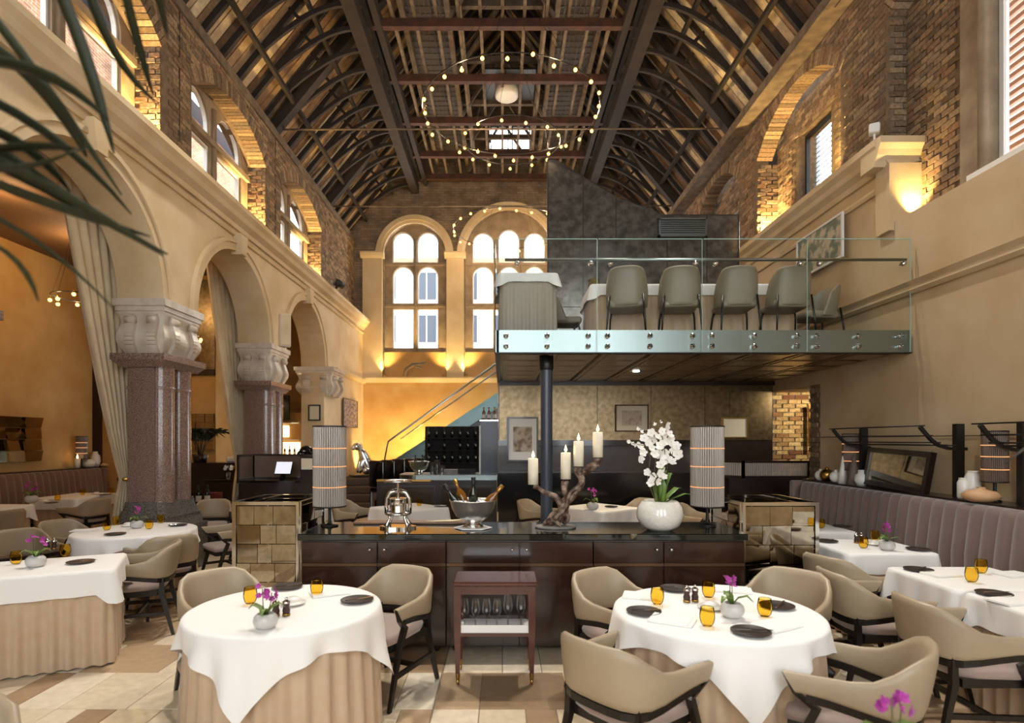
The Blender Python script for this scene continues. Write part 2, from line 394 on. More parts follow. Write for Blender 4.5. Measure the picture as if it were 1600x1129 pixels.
def voussoirs(parent, fn, uc, hw, zs, rise, wface, out, t=.22, pal=BR, depth=.3):
    rr = (hw*hw+rise*rise)/(2*rise); zc = zs+rise-rr; a0 = math.asin(min(1, hw/rr)); n = int(2*a0*rr/.078)
    m = MB(); h = .034; g = (rr+t)/rr
    m.add([fn(u, z, w) for w in (0, out*depth) for u, z in ((-h,-.012),(h,-.012),(h*g,t),(-h*g,t))], [(0,1,2,3),(7,6,5,4),(0,4,5,1),(1,5,6,2),(2,6,7,3),(3,7,4,0)])
    me = m.mesh('arch_brick', M['brick_o'])
    for i in range(n):
        a = -a0+2*a0*(i+.5)/n
        o = link('arch_brick', me, parent, fn(uc+rr*sin(a), zc+rr*cos(a), wface-out*(depth-.012)+random.uniform(-.006,.006)))
        if fn is SIDE: o.rotation_euler[0] = -a
        else: o.rotation_euler[1] = a
        o.color = lin(random.choice(pal))
def outline(uc, hw, zb, zs, rise, n=14):
    pts = [(uc-hw, zb), (uc+hw, zb)]
    if rise <= 0: return pts+[(uc+hw, zs), (uc-hw, zs)]
    return pts+[(uc+hw*cos(pi*i/n), max(zs, arcz(hw*cos(pi*i/n), hw, zs, rise))) for i in range(n+1)]
def lights(root, fn, ops, w, sash=.035, m='white'):
    """a pane and its sash for each light of a window"""
    for op in ops:
        ol = outline(*op); uc, hw, zb, zs, rise = op
        s = MB(); n = len(ol)
        cz = (zb+zs+rise)/2; inn = [(uc+(u-uc)*(1-sash/hw), cz+(z-cz)*(1-sash/(zs+rise-zb)*2)) for u, z in ol]
        for i in range(n):
            j = (i+1) % n
            s.add([fn(a, b, ww) for ww in (w-.03, w+.03) for a, b in (ol[i], ol[j], inn[j], inn[i])], [(0,1,2,3),(7,6,5,4),(3,2,6,7),(0,4,5,1)])
        sh = s.build('sash', M[m], root)
        MB().add([fn(u, z, w) for u, z in inn], [tuple(range(n))]).build('pane', M['glass'], sh)

# floor: tiles laid one by one, grout bed beneath
floor = st(MB().box((-9.3, -4.2, -.1), (7.2, 18.4, -.006)).build('floor', M['grout']))
TCOL = ['dccbb0','d3c0a2','e0d2ba','cdb896','d8c7aa']; TBR = ['a98c6c','b79b7a','9c8062','c0a482']
tmesh = {}
def tile(x0, x1, y0, y1, col):
    k = (round(x1-x0, 3), round(y1-y0, 3))
    if k not in tmesh:
        tmesh[k] = MB().bbox((0, 0, -.02), (k[0]-.006, k[1]-.006, 0), .003).mesh('tile', M['tile'])
    o = link('tile', tmesh[k], floor, (x0+.003, y0+.003, random.uniform(-.0012, 0))); o.color = lin(col)
rt = random.Random(11); y = 2.3
for b, dy in enumerate([.6, .45, .45, .6, .6, .3, .6, .6, .6]):
    for side, xa, xb in ((0, -4.26, -.456), (1, -.45, 4.2)):
        x = xa
        while x < xb-.05:
            wd = rt.choice([.2, .3, .3, .45, .6]); wd = min(wd, xb-x)
            if xb-x-wd < .12: wd = xb-x
            c = rt.choice(TBR if rt.random() < (.42 if side == 0 else .22) else TCOL)
            tile(x, x+wd, y, y+dy, c); x += wd
    y += dy
far = MB(); yy = y
while yy < 17.9:
    x = -8.9
    while x < 4.7:
        far.box((x+.004, yy+.004, -.02), (x+.596, yy+.796, 0), lin(rt.choice(TBR if rt.random() < .3 else TCOL))); x += .6
    yy += .8
y = -3.8
while y < 2.2:
    x = -8.9
    while x < 4.7:
        far.box((x+.004, y+.004, -.02), (x+.596, y+.596, 0), lin(rt.choice(TCOL))); x += .6
    y += .6
x = -8.9
while x < -4.3:
    for k in range(6): far.box((x+.004, 2.3+.8*k, -.02), (x+.596, 3.096+.8*k, 0), lin(rt.choice(TCOL+TBR)))
    x += .6
fo = far.build('tile_field', tinted('floor_tile_far', 'att', .42, .1, .05, 14), floor); fo['kind'] = 'stuff'

# --- left: arcade below, brick clerestory above
XL, XLB, XB = -4.3, -4.85, -4.6
COLY = [1.05, 4.4, 7.75, 11.1, 14.45]
wl = struct('wall_left')
ops = [((COLY[i]+COLY[i+1])/2, 1.26, 3.5, 3.53, 1.26) for i in range(4)]
arc = MB(); holed(arc, SIDE, COLY[0]-.42, 14.05, 3.53, 5.3, [(a, b, 3.53, 3.53, e) for a, b, c, d, e in ops], XLB, XL)
arc.box((XLB, 14.05, 0), (XL, 18, 5.3)); arc.box((XLB, -4, 0), (XL, COLY[0]-.42, 5.3))
arc.build('arcade', M['plaster'], wl)
for o in ops:
    r = MB(); arch_ring(r, SIDE, o[0], 1.26, 3.53, 1.26, .13, XL-.02, XL+.035); arch_ring(r, SIDE, o[0], 1.37, 3.53, 1.37, .06, XL-.02, XL+.06); r.build('arch_moulding', M['plaster'], wl)
    k = MB(); z0, z1 = 4.74, 5.06
    k.add([(x, o[0]+s*h, z) for x, h0, h1 in ((XL-.05,.08,.13),(XL+.13,.08,.13)) for z, h in ((z0,h0),(z1,h1)) for s in (-1,1)],
          [(0,1,3,2),(6,7,5,4),(0,4,5,1),(2,3,7,6),(0,2,6,4),(1,5,7,3)]); k.build('keystone', M['plaster'], wl)
c = MB(); extrude(c, [(5.14,XL-.1),(5.14,XL+.04),(5.2,XL+.06),(5.26,XL+.14),(5.32,XL+.17),(5.38,XL+.22),(5.45,XL+.22),(5.47,XL-.35),(5.3,XL-.35)], SIDE, -4, 18); c.build('cornice', M['plaster'], wl)
c = MB(); extrude(c, [(5.02,XL-.02),(5.02,XL+.03),(5.05,XL+.045),(5.08,XL+.03),(5.08,XL-.02)], SIDE, -4, 18); c.build('string_moulding', M['plaster'], wl)
c = MB(); extrude(c, [(3.5,XL-.02),(3.5,XL+.04),(3.55,XL+.09),(3.62,XL+.1),(3.64,XL-.02)], SIDE, 14.9, 18); c.build('string_moulding', M['plaster'], wl)
WY = [-.5, 3.0, 6.5, 9.97, 13.45]
wops = [(yc, 1.35, 5.45, 7.05, .5) for yc in WY]
holed(MB(), SIDE, -4, 18, 5.3, 8.05, wops, XB-.55, XB).build('brick_core', M['mortar'], wl)
bricks(wl, SIDE, 3.0, 18, 5.47, 7.95, [(a,b,c,d,e+.2) for a,b,c,d,e in wops], XB, 1)
for yc in WY[1:]:
    if yc > 3: voussoirs(wl, SIDE, yc, 1.35, 7.05, .5, XB, 1)
for i, yc in enumerate(WY[2:]):      # far jambs face the camera
    bricks(wl, END, XB-.34, XB-.0, 5.47, 7.05, [], yc+1.35, -1, single=True, pal=BR)
for i, yc in enumerate(WY):
    root = struct('window_%d' % (i+1))
    lo = [(yc-.58, .48, 5.5, 6.72, 0), (yc+.58, .48, 5.5, 6.72, 0)]; up = [(yc-.58, .48, 6.86, 7.0, .48), (yc+.58, .48, 6.86, 7.0, .48)]
    t = MB(); holed(t, SIDE, yc-1.34, yc+1.34, 5.4, 6.79, lo, XB-.47, XB-.35); holed(t, SIDE, yc-1.34, yc+1.34, 6.79, 7.62, up, XB-.47, XB-.35)
    t.beam((XB-.33, yc-1.3, 6.79), (XB-.33, yc+1.3, 6.79), .08, .1); t.tube([(XB-.35, yc, 5.4), (XB-.35, yc, 7.4)], .06, 8)
    t.build('tracery', M['stone'], root); lights(root, SIDE, lo+up, XB-.42)
for y0 in (8.28, 11.78, 15.1):       # cast iron downpipes are only dark joints between the bays
    MB().box((XB-.01, y0-.012, 5.47), (XB+.014, y0+.012, 7.95)).build('joint_strip', M['iron'], wl)

# --- right wall
XR, XRB = 4.75, 4.88
wr = struct('wall_right')
MB().box((XR, -4, 0), (XR+.6, 7.3, 4.4)).build('plaster', M['plaster_r'], wr)
MB().box((XR, 7.3, 0), (XR+.6, 8.7, 5.15)).box((XR, 8.7, 2.6), (XR+.6, 18, 5.15)).build('plaster', M['plaster_r'], wr)
c = MB(); extrude(c, [(3.44,XR+.02),(3.44,XR-.03),(3.48,XR-.06),(3.53,XR-.05),(3.58,XR-.085),(3.6,XR+.02)], SIDE, -4, 18); c.build('string_moulding', M['plaster_r'], wr)
cp = [(5.1,XR+.1),(5.1,XR-.03),(5.16,XR-.06),(5.22,XR-.13),(5.28,XR-.16),(5.34,XR-.22),(5.42,XR-.22),(5.44,XR+.5),(5.2,XR+.5)]
c = MB(); extrude(c, cp, SIDE, 7.1, 18); c.build('cornice', M['plaster'], wr)
c = MB(); extrude(c, [(4.86,XR+.02),(4.86,XR-.03),(4.9,XR-.045),(4.94,XR-.03),(4.94,XR+.02)], SIDE, 7.3, 18); c.build('string_moulding', M['plaster'], wr)
c = MB().box((XR-.06, 7.06, 4.3), (XR+.4, 7.32, 5.12)); extrude(c, [(z, 7.32-(XR-w)*.7-.16) for z, w in cp[:7]]+[(5.44, 7.4), (5.1, 7.4)], END, XR-.2, XR+.45); c.build('cornice_return', M['plaster'], wr)
rops = [(5.6, 1.75, 4.4, 7.1, .62), (9.78, 1.38, 5.44, 7.1, .62), (13.33, 1.33, 5.44, 7.1, .6)]
holed(MB(), SIDE, -4, 18, 4.4, 8.05, rops, XRB, XRB+.22).build('brick_core', M['mortar'], wr)
bricks(wr, SIDE, 7.36, 18, 5.45, 7.95, [(a,b,c,d,e+.2) for a,b,c,d,e in rops], XRB, -1)
bricks(wr, SIDE, 5.0, 7.36, 7.2, 7.95, [(a,b,c,d,e+.2) for a,b,c,d,e in rops], XRB, -1)
for a, b, c_, d_, e in rops: voussoirs(wr, SIDE, a, b, d_, e, XRB, -1)
bk = MB(); holed(bk, SIDE, -4, 7.6, 4.4, 8.05, [(4.3, 1.7, 4.45, 8.0, 0)], XRB+.22, XRB+.27); holed(bk, SIDE, 7.6, 18, 5.2, 8.05, [(9.85, .5, 5.45, 7.15, 0), (13.35, .55, 5.45, 6.9, 0)], XRB+.4, XRB+.7)
bk.build('brick_back', M['mortar'], wr)
bricks(wr, SIDE, 6.02, 7.36, 4.42, 7.9, [(4.3, 2.0, 4.45, 8.0, 0)], XRB+.22, -1, single=True)
bricks(wr, SIDE, 8.4, 11.2, 5.45, 7.7, [(9.85, .5, 5.45, 7.15, 0)], XRB+.4, -1)
bricks(wr, SIDE, 12, 14.7, 5.45, 7.7, [(13.35, .55, 5.45, 6.9, 0)], XRB+.4, -1)
bricks(wr, END, XRB, XRB+.4, 5.45, 7.1, [], 11.16, -1, single=True); bricks(wr, END, XRB, XRB+.23, 4.5, 7.1, [], 7.35, -1, single=True)
bricks(wr, END, XRB, XRB+.4, 5.45, 7.1, [], 14.66, -1)
s = MB().box((XRB+.1, 6.0, 4.4), (XRB+.24, 6.34, 8.0)).box((XRB+.06, 5.94, 4.4), (XRB+.24, 6.02, 8)).box((XRB+.06, 2.5, 6.35), (XRB+.2, 6.0, 6.48)); s.tube([(XRB+.06, 5.98, 4.4), (XRB+.06, 5.98, 8)], .05, 8)
s.build('window_surround', M['stone'], wr)
# right windows: near tall one with terracotta louvres outside, then two smaller
root = struct('window_6')
lights(root, SIDE, [(5.2, .72, 4.5, 6.33, 0), (5.2, .72, 6.5, 7.95, 0), (3.5, .85, 4.5, 6.33, 0), (3.5, .85, 6.5, 7.95, 0)], XRB+.2, .05)
MB().box((XRB-.1, 2.6, 4.4), (XRB+.2, 6.0, 4.47)).build('sill', M['white'], root)
lv = thing('louvre_screen', 'terracotta slatted screen outside the tall window at upper right', 'screen', (5.75, 5.0, 4.2))
sl = MB().box((-.03, -2.3, -.02), (.03, 1.9, .03)).mesh('slat', M['louver'])
for k in range(42): link('slat', sl, lv, (0, 0, .05+k*.1))
for yy in (-2.2, -1.2, -.2, .8, 1.75): MB().box((.04, yy-.03, 0), (.1, yy+.03, 4.3)).build('post', M['louver'], lv)
for n_, (yc, hw, zt) in ((7, (9.85, .5, 7.15)), (8, (13.35, .55, 6.9))):
    root = struct('window_%d' % n_); lights(root, SIDE, [(yc, hw-.02, 5.47, zt-.02, 0)], XRB+.52, .05, 'iron')
lv = thing('louvre_blind', 'white horizontal louvres outside the arched recess on the right', 'blind', (5.60, 9.85, 5.4))
sl = MB().beam((-.04, 0, -.02), (.04, 0, .03), 1.3, .012, (0,0,1)).mesh('slat', M['louver_w'])
for k in range(22): link('slat', sl, lv, (0, 0, k*.085))
for q in (-.65, .6): MB().box((-.06, q, -.1), (.09, q+.05, 1.9)).build('stile', M['louver_w'], lv)

# --- end wall
we = struct('wall_end'); YE = 18
MB().box((XLB, YE, 0), (XR+.5, YE+.5, 3.66)).build('plaster', M['plaster_g'], we)
eops = [(-2.71, .96, 3.66, 7.5, .96), (.2, 1.36, 3.66, 7.5, 1.36), (3.05, .96, 3.66, 7.5, .96)]
holed(MB(), END, XLB, XR+.5, 3.66, 9.2, eops, YE, YE+.5).build('brick_face', M['brick_end'], we)
g = MB()
def poly(pts): g.add([(x, y, z) for y in (YE, YE+.5) for x, z in pts], [tuple(range(len(pts))), tuple(range(2*len(pts)-1, len(pts)-1, -1))]+[(i, (i+1)%len(pts), len(pts)+(i+1)%len(pts), len(pts)+i) for i in range(len(pts))])
poly([(-4.9,9.2),(5,9.2),(5,10.77),(-4.9,10.77)]); poly([(-4.9,10.77),(-.4,10.77),(-.4,11.6),(-4.9,11.6)]); poly([(.9,10.77),(5,10.77),(5,11.6),(.9,11.6)]); poly([(-4.9,11.6),(5,11.6),(.1,14.5)])
g.build('gable', M['brick_end'], we)
root = struct('window_9'); lights(root, END, [(-.09,.29,10.8,11.57,0),(.58,.29,10.8,11.57,0)], YE+.2, .04, 'iron')
for i, (uc, hw, zb, zs, rise) in enumerate(eops):
    root = struct('window_%d' % (10+i)); nc = 3 if hw > 1 else 2
    lw = .33; pit = .77 if nc == 2 else .80
    us = [uc+(k-(nc-1)/2)*pit for k in range(nc)]
    a = [(u, lw, 4.62, 5.86, 0) for u in us]; b = [(u, lw, 6.02, 6.85, .33) for u in us]; d = [(u, lw, 7.3, 7.92, .33) for u in us]
    if nc == 3: d = [(us[0], lw, 7.3, 7.9, .33), (us[1], lw, 7.3, 8.0, .33), (us[2], lw, 7.3, 7.9, .33)]
    t = MB(); holed(t, END, uc-hw, uc+hw, 4.5, 5.94, a, YE+.18, YE+.32); holed(t, END, uc-hw, uc+hw, 5.94, 7.24, b, YE+.18, YE+.32); holed(t, END, uc-hw-.01, uc+hw+.01, 7.24, zs+rise+.1, d, YE+.18, YE+.32)
    for u in us[:-1]: t.tube([(u+pit/2, YE+.17, 4.5), (u+pit/2, YE+.17, 8)], .05, 8)
    for z in (5.94, 7.24): t.beam((uc-hw, YE+.16, z), (uc+hw, YE+.16, z), .08, .07)
    t.build('tracery', M['stone'], root); lights(root, END, a+b+d, YE+.26, .03)
    MB().box((uc-hw, YE+.12, 3.66), (uc+hw, YE+.45, 4.5)).build('apron', M['plaster_g'], root)
    r = MB(); arch_ring(r, END, uc, hw, 7.5, rise, .1, YE-.05, YE+.02); arch_ring(r, END, uc, hw+.1, 7.5, rise+.1, .14, YE-.09, YE+.02); r.build('arch_moulding', M['plaster'], we)
for x0, x1 in ((-4.3, -3.7), (-1.72, -1.19), (1.58, 2.06), (4.05, 4.7)):
    MB().box((x0, YE-.1, 3.7), (x1, YE+.02, 7.4)).build('pilaster', M['plaster'], we)
    c = MB(); extrude(c, [(7.36,YE+.02),(7.36,YE-.13),(7.42,YE-.17),(7.5,YE-.2),(7.54,YE-.2),(7.54,YE+.02)], END, x0-.06, x1+.06); c.build('pilaster_cap', M['plaster'], we)
c = MB(); extrude(c, [(3.54,YE+.02),(3.54,YE-.06),(3.6,YE-.1),(3.66,YE-.14),(3.7,YE-.14),(3.7,YE+.02)], END, XL, XR); c.build('string_moulding', M['plaster'], we)

# --- wall behind the camera with its tall windows
wb_ = struct('wall_rear'); rop = [(x, 1.1, 1.3, 7.0, .8) for x in (-3, 0, 3)]
holed(MB(), END, XLB-4.3, XR+.6, 0, 8.1, rop, -4.3, -3.9).build('plaster', M['plaster_r'], wb_)
MB().prism([(-9.2,8.1),(5.4,8.1),(.1,14.5)], lambda u, v, t: (u, t, v), -4.3, -3.9).build('gable', M['plaster_r'], wb_)
for i, o in enumerate(rop):
    root = struct('window_%d' % (13+i)); lights(root, END, [(o[0]-.55,.5,1.4,4.2,0),(o[0]+.55,.5,1.4,4.2,0),(o[0]-.55,.5,4.35,7.0,0),(o[0]+.55,.5,4.35,7.0,0)], -4.1, .05)

# --- left aisle
al = struct('wall_aisle')
MB().box((-9.3, -4, 0), (-9, 12.9, 5.5)).build('side', M['plaster_g'], al)
MB().box((-9.3, 12.9, 0), (-6.35, 13.2, 5.5)).box((-6.6, 13.2, 0), (-6.35, 16.2, 5.5)).box((-6.6, 16.0, 0), (XLB, 16.3, 5.5)).build('back', M['plaster_g'], al)
st(MB().box((-9.3, -4, 5.4), (XLB, 16.3, 5.6)).build('ceiling_aisle', mat('aisle_ceiling', '6b4d30', .8)))
MB().box((-9.0, 12.82, 3.2), (-6.35, 12.9, 3.32)).box((-9.02, 12.78, 0), (-8.86, 12.92, 5.4)).build('beam', M['espresso'], al)
MB().box((-8.4, 12.86, 3.32), (-6.35, 12.89, 5.3)).build('mirror_strip', M['mirror_w'], al)

# --- roof
cl = struct('ceiling'); EZ, RZ, EX = 7.98, 13.9, 4.85
sv = Vector((EX, 0, RZ-EZ)); sl_ = sv.length; sd = sv.normalized(); ang = atan2(RZ-EZ, EX)
for s in (-1, 1):
    MB().add([(s*EX,-4.3,EZ+.12),(s*EX,18.4,EZ+.12),(0,18.4,RZ+.12),(0,-4.3,RZ+.12)], [(0,1,2,3)]).build('roof_deck', M['deck'], cl, solid=.04)
    MB().box((min(s*4.55,s*5.1), -4, 7.85), (max(s*4.55,s*5.1), 18, 8.02)).build('wall_plate', M['wood_grey'], cl)
PC = ['a58a68','7d6045','5a4330','c8b494','6b513a','94785a','d2c2a6','4d3a2a','b9a588']
pm = MB().box((-.085, -sl_/2, -.012), (.085, sl_/2, .012)).mesh('plank', M['plank'])
raf = MB().box((-.035, -sl_/2, -.05), (.035, sl_/2, .05)).mesh('rafter', M['wood_roof'])
prin = MB().box((-.1, -sl_/2, -.1), (.1, sl_/2, .1)).mesh('principal_rafter', M['wood_roof'])
def slope(name, me, s, y, off):
    c0 = Vector((s*EX/2, y, (EZ+RZ)/2))-Vector((s*sin(ang), 0, cos(ang)))*off
    o = link(name, me, cl, c0)
    ux = Vector((0,1,0)); uy = Vector((-s*sd.x, 0, sd.z)); uz = ux.cross(uy)
    o.rotation_euler = Matrix((ux, uy, uz)).transposed().to_euler(); return o
for s in (-1, 1):
    y = 6.3
    while y < 18:
        o = slope('plank', pm, s, y, -.04); o.color = lin(random.choice(PC)); y += .195
    for i in range(20):
        y = 6.65+i*.6; slope('rafter', raf, s, y, .06)
    for y in (8.0, 11.7, 15.4): slope('principal_rafter', prin, s, y+.1, .12)
    br = MB(); pts = []
    for k in range(11):
        t = k/10; x = 4.35-1.6*t; z = 8.5+.92*sin(t*pi/2)
        pts.append((x, z))
    lo_ = [(s*x, z-.06*(1-.4*abs(k/5-1))) for k, (x, z) in enumerate(pts)]; up_ = [(s*x, z+.05*(1-.4*abs(k/5-1))) for k, (x, z) in enumerate(pts)]
    for k in range(10): br.prism([lo_[k], lo_[k+1], up_[k+1], up_[k]], lambda u, v, t: (u, t, v), -.03, .03)
    bm_ = br.mesh('brace', M['wood_roof'])
    st_ = MB().beam((s*3.55, 0, 9.15), (s*3.75, 0, 9.0+.35), .05, .06, (0,1,0)).mesh('strut', M['wood_roof'])
    for i in range(20):
        link('brace', bm_, cl, (0, 6.65+i*.6, 0))
        MB().beam((s*3.5, 6.65+i*.6, 9.2), (s*3.75, 6.65+i*.6, 9.55), .05, .06).build('strut', M['wood_roof'], cl) if i < 1 else link('strut', bpy.data.meshes['strut.%03d' % (1 if s > 0 else 0)] if False else st_, cl, (0, 6.65+i*.6, 0))
    MB().box((min(s*2.58,s*2.82), 6, 9.38), (max(s*2.58,s*2.82), 18, 9.66)).build('purlin', M['wood_roof'], cl)
    MB().box((min(s*2.3,s*2.42), 6, 9.62), (max(s*2.3,s*2.42), 18, 9.86)).build('purlin', M['wood_roof'], cl)
    MB().box((min(s*2.5,s*2.6), 6, 9.75), (max(s*2.5,s*2.6), 18, 10.0)).build('purlin', M['wood_roof'], cl)
    for x, z in ((4.2, 8.55), (3.4, 9.4), (1.6, 11.25)):
        MB().beam((s*x, 6, z), (s*x, 18, z), .07, .09).build('batten', M['wood_roof'], cl)
col_ = MB().box((-2.5, -.06, -.08), (2.5, .06, .08)).mesh('collar', M['wood_red'])
col2 = MB().box((-2.0, -.05, -.06), (2.0, .05, .06)).mesh('upper_collar', M['wood_grey'])
dg = MB().beam((-1.0, 0, .1), (-.1, 0, 1.5), .06, .08, (0,1,0)).beam((1.0, 0, .1), (.1, 0, 1.5), .06, .08, (0,1,0)).mesh('king_strut', M['wood_grey'])
for y in (6.1, 7.8, 9.5, 11.2, 12.9, 14.6, 16.3, 17.7):
    link('collar', col_, cl, (0, y, 9.75)); link('upper_collar', col2, cl, (0, y+.5, 10.5)); link('king_strut', dg, cl, (0, y, 9.8))
jm = MB().box((-.03, -6, -.05), (.03, 6, .05)).mesh('joist', M['wood_grey'])
for k in range(11): link('joist', jm, cl, (-2.1+.42*k, 12, 9.89))
rm = MB().box((-.05, -5.8, -.09), (.05, 5.8, .09)).mesh('rail', mat('pale_rail', '8d7a62', .8, c2='75644f', scale=7))
for x in (-1.98, -1.08, -.85, .85, 1.08, 1.98): link('rail', rm, cl, (x, 12, 10.25))
for x in (-1.53, 1.53):
    msh = MB()
    for k in range(58): msh.box((x-.42, 6.4+k*.2, 10.24), (x+.42, 6.44+k*.2, 10.26))
    for k in range(9): msh.box((x-.4+.1*k-.01, 6.4, 10.24), (x-.4+.1*k+.01, 18, 10.255))
    msh.box((x-.42, 6.4, 10.33), (x+.42, 18, 10.35)); msh.build('mesh_panel', mat('mesh_metal', '54493d', .6), cl)
fan = thing('roof_fan', 'round white fan housing fixed high in the roof timbers', 'fan', (.1, 13.6, 9.75))
MB().lathe([(.0,0),(.24,0),(.27,.03),(.27,.26),(.22,.28)], 24).build('housing', M['white'], fan); MB().box((-.55,-.6,.28),(.65,.6,.32)).build('mount', M['iron'], fan)
for y in (11.9, 15.8):
    tr = tag(MB().tube([(-4.65, y, 8.1), (4.95, y, 8.12)], .018, 6).build('tie_rod', M['wood_grey']), 'thin iron tie rod crossing the nave %s' % ('through the large light ring' if y < 12 else 'just before the end wall'), 'tie rod', 'tie rods')

# --- outside
ob = thing('brick_building', 'brick building seen through the left clerestory windows', 'building', (-9.5, 10, 0))
MB().box((-1.5, -9, 0), (-.5, 16, 12.2)).build('wall', M['brick_out'], ob)
MB().prism([(-2,12.2),(0,12.2),(-2,13.6)], lambda u, v, t: (u, t, v), -9, 16).build('roof', M['blue'], ob)
for k in range(6): MB().box((-.52, -7+3.4*k, 8.6), (-.45, -5.9+3.4*k, 10.6)).build('window', M['white'], ob)
ob = thing('pale_building', 'pale stone building seen through the end wall windows', 'building', (0, 30, 0))
MB().box((-9, 0, 0), (9, 3, 10.8)).build('wall', M['facade'], ob); MB().box((-9.2, -.2, 10.8), (9.2, 3, 11.1)).build('parapet', M['stone'], ob)
for i in range(7):
    for j in range(3):
        wn = MB().box((-6.5+2.1*i, -.03, 4.6+2.2*j), (-5.5+2.1*i, .02, 6.0+2.2*j)).build('window', M['blue'], ob)
        MB().box((-6.02+2.1*i, -.05, 4.6+2.2*j), (-5.98+2.1*i, .0, 6.0+2.2*j)).build('glazing_bar', M['white'], wn)
# --- columns of the arcade
def column(y, label, full=True):
    t = thing('column', label, 'column', ((XL+XLB)/2+.03, y, 0), group='arcade columns')
    def blk(w, d, z0, z1, w2=None, d2=None, ch=.0):
        w2 = w2 or w; d2 = d2 or d
        rows = []
        for (a, b, z) in ((w, d, z0), (w2, d2, z1)):
            rows.append([(x, yy, z) for x, yy in ((-a+ch,-b),(a-ch,-b),(a,-b+ch),(a,b-ch),(a-ch,b),(-a+ch,b),(-a,b-ch),(-a,-b+ch))])
        m = MB(); m.grid(rows, False, True); n = 8
        m.add(rows[0], [tuple(range(8))[::-1]]); m.add(rows[1], [tuple(range(8))]); return m
    if full:
        blk(.36,.52,0,.62).build('plinth', M['granite_d'], t)
        b = MB()
        for w_, d_, z0, z1 in ((.34,.5,.62,.72),(.3,.46,.76,.86),(.27,.43,.86,.97)):
            m = blk(w_, d_, z0, z1, w_-.02, d_-.02, .06); b.add(m.v, m.f)
        b.box((-.29,-.45,.72),(.29,.45,.76)); b.build('base', M['granite_d'], t)
        sh = MB()
        # clustered shaft: flat front and back piers with a rounded shaft on each side
        sh.box((-.2,-.38,.95),(.14,.38,2.72)); 
        for yy in (-.2, .2):
            sh.lathe([(.15,.95),(.15,2.72)], 16, (.13, yy, 0))
        sh.box((-.2,-.4,2.4),(.15,.4,2.44)); 
        for yy in (-.2, .2): sh.lathe([(.15,2.4),(.165,2.42),(.15,2.44)], 16, (.13, yy, 0))
        sh.build('shaft', M['granite'], t)
        blk(.27,.42,2.68,2.76,.33,.5).build('necking', M['granite'], t); blk(.34,.51,2.76,2.84,.34,.51).build('necking', M['granite'], t)
    # scrolled capital
    cp_ = []; n = 12
    for k in range(n+1):
        u = k/n; z = 2.84+.5*u
        f = .25+.06*(1-cos(pi*u))/2+.04*sin(2*pi*u-.6)
        cp_.append((f, f+.14, z))
    m = MB(); m.grid([[(x, yy, z) for x, yy in ((-a,-b),(a,-b),(a,b),(-a,b))] for a, b, z in cp_], False, True); m.build('capital', M['marble_cap'], t)
    for sx, sy, ax in ((1,-.22,'x'),(1,.22,'x'),(-.12,-1,'y'),(.16,-1,'y')):
        v = MB()
        for k in range(n):
            (a0,b0,z0),(a1,b1,z1) = cp_[k], cp_[k+1]
            if ax == 'x': v.beam((a0+.015, sy, z0), (a1+.015, sy, z1), .11, .07, (1,0,0))
            else: v.beam((sx, -b0-.015, z0), (sx, -b1-.015, z1), .11, .07, (0,1,0))
        z1 = 3.27
        if ax == 'x': v.tube([(cp_[-2][0]+.03, sy-.06, z1), (cp_[-2][0]+.03, sy+.06, z1)], .05, 12)
        else: v.tube([(sx-.06, -cp_[-2][1]-.03, z1), (sx+.06, -cp_[-2][1]-.03, z1)], .05, 12)
        v.build('scroll', M['marble_cap'], t)
    ab = MB()
    for w_, d_, z0, z1 in ((.29,.43,3.34,3.38),(.31,.45,3.38,3.44),(.335,.475,3.44,3.53)):
        m = blk(w_, d_, z0, z1); ab.add(m.v, m.f)
    ab.build('abacus', M['marble_cap'], t)
    return t
column(7.75, 'nearest granite column with scrolled stone capital, beside the tied curtain')
column(11.1, 'middle granite column with scrolled capital behind the reception desk')
column(4.4, 'granite column out of view at the near end of the arcade')
column(14.55, 'plaster pier with scrolled stone capital at the far end of the arcade', False).scale = (1.45, 1.12, 1)
# ---------------------------------------------------------------- mezzanine and what stands under it
D1, D2, ZU, ZD = 6.75, 10.24, 2.774, 3.03
MX0, MX1 = -.07, 4.75
mz = struct('floor_mezzanine')
MB().box((MX0, D1+.05, ZU+.03), (MX1, 17.0, ZD-.02)).build('slab', M['espresso'], mz)
MB().box((MX0, D1, ZU), (MX1-.03, D1+.045, ZD)).build('steel_fascia', M['steel'], mz)
MB().box((MX0-.01, D1, ZU), (MX0+.03, 11.5, ZD)).build('steel_fascia', M['steel'], mz)
MB().box((MX0, D1, ZU-.012), (MX1, D1+.08, ZU)).build('edge_strip', M['iron'], mz)
# pressed-tin panels under the deck
nx, ny = 8, 6; pw = (MX1-MX0-.12)/nx; pd = (D2-D1-.16)/ny
tp = MB(); tp.box((.012,.012,.0),(pw-.012,pd-.012,.03)); tp.box((.03,.03,-.012),(pw-.03,pd-.03,0)); tp.box((.09,.07,-.02),(pw-.09,pd-.07,-.012))
tpm = tp.mesh('tin_panel', M['tin'])
for i in range(nx):
    for j in range(ny): link('tin_panel', tpm, mz, (MX0+.06+i*pw, D1+.1+j*pd, ZU+.012))
MB().box((MX0+.02, D2-.08, ZU-.06), (MX1, D2, ZU+.03)).build('edge_beam', M['espresso'], mz)
dl = tag(MB().lathe([(0,.0),(.05,0),(.05,.012),(0,.012)], 16, (1.95, 8.5, ZU-.02)).build('downlight', emis('downlight', (1,.9,.75), 5)), 'small recessed downlight in the ceiling under the balcony', 'downlight')
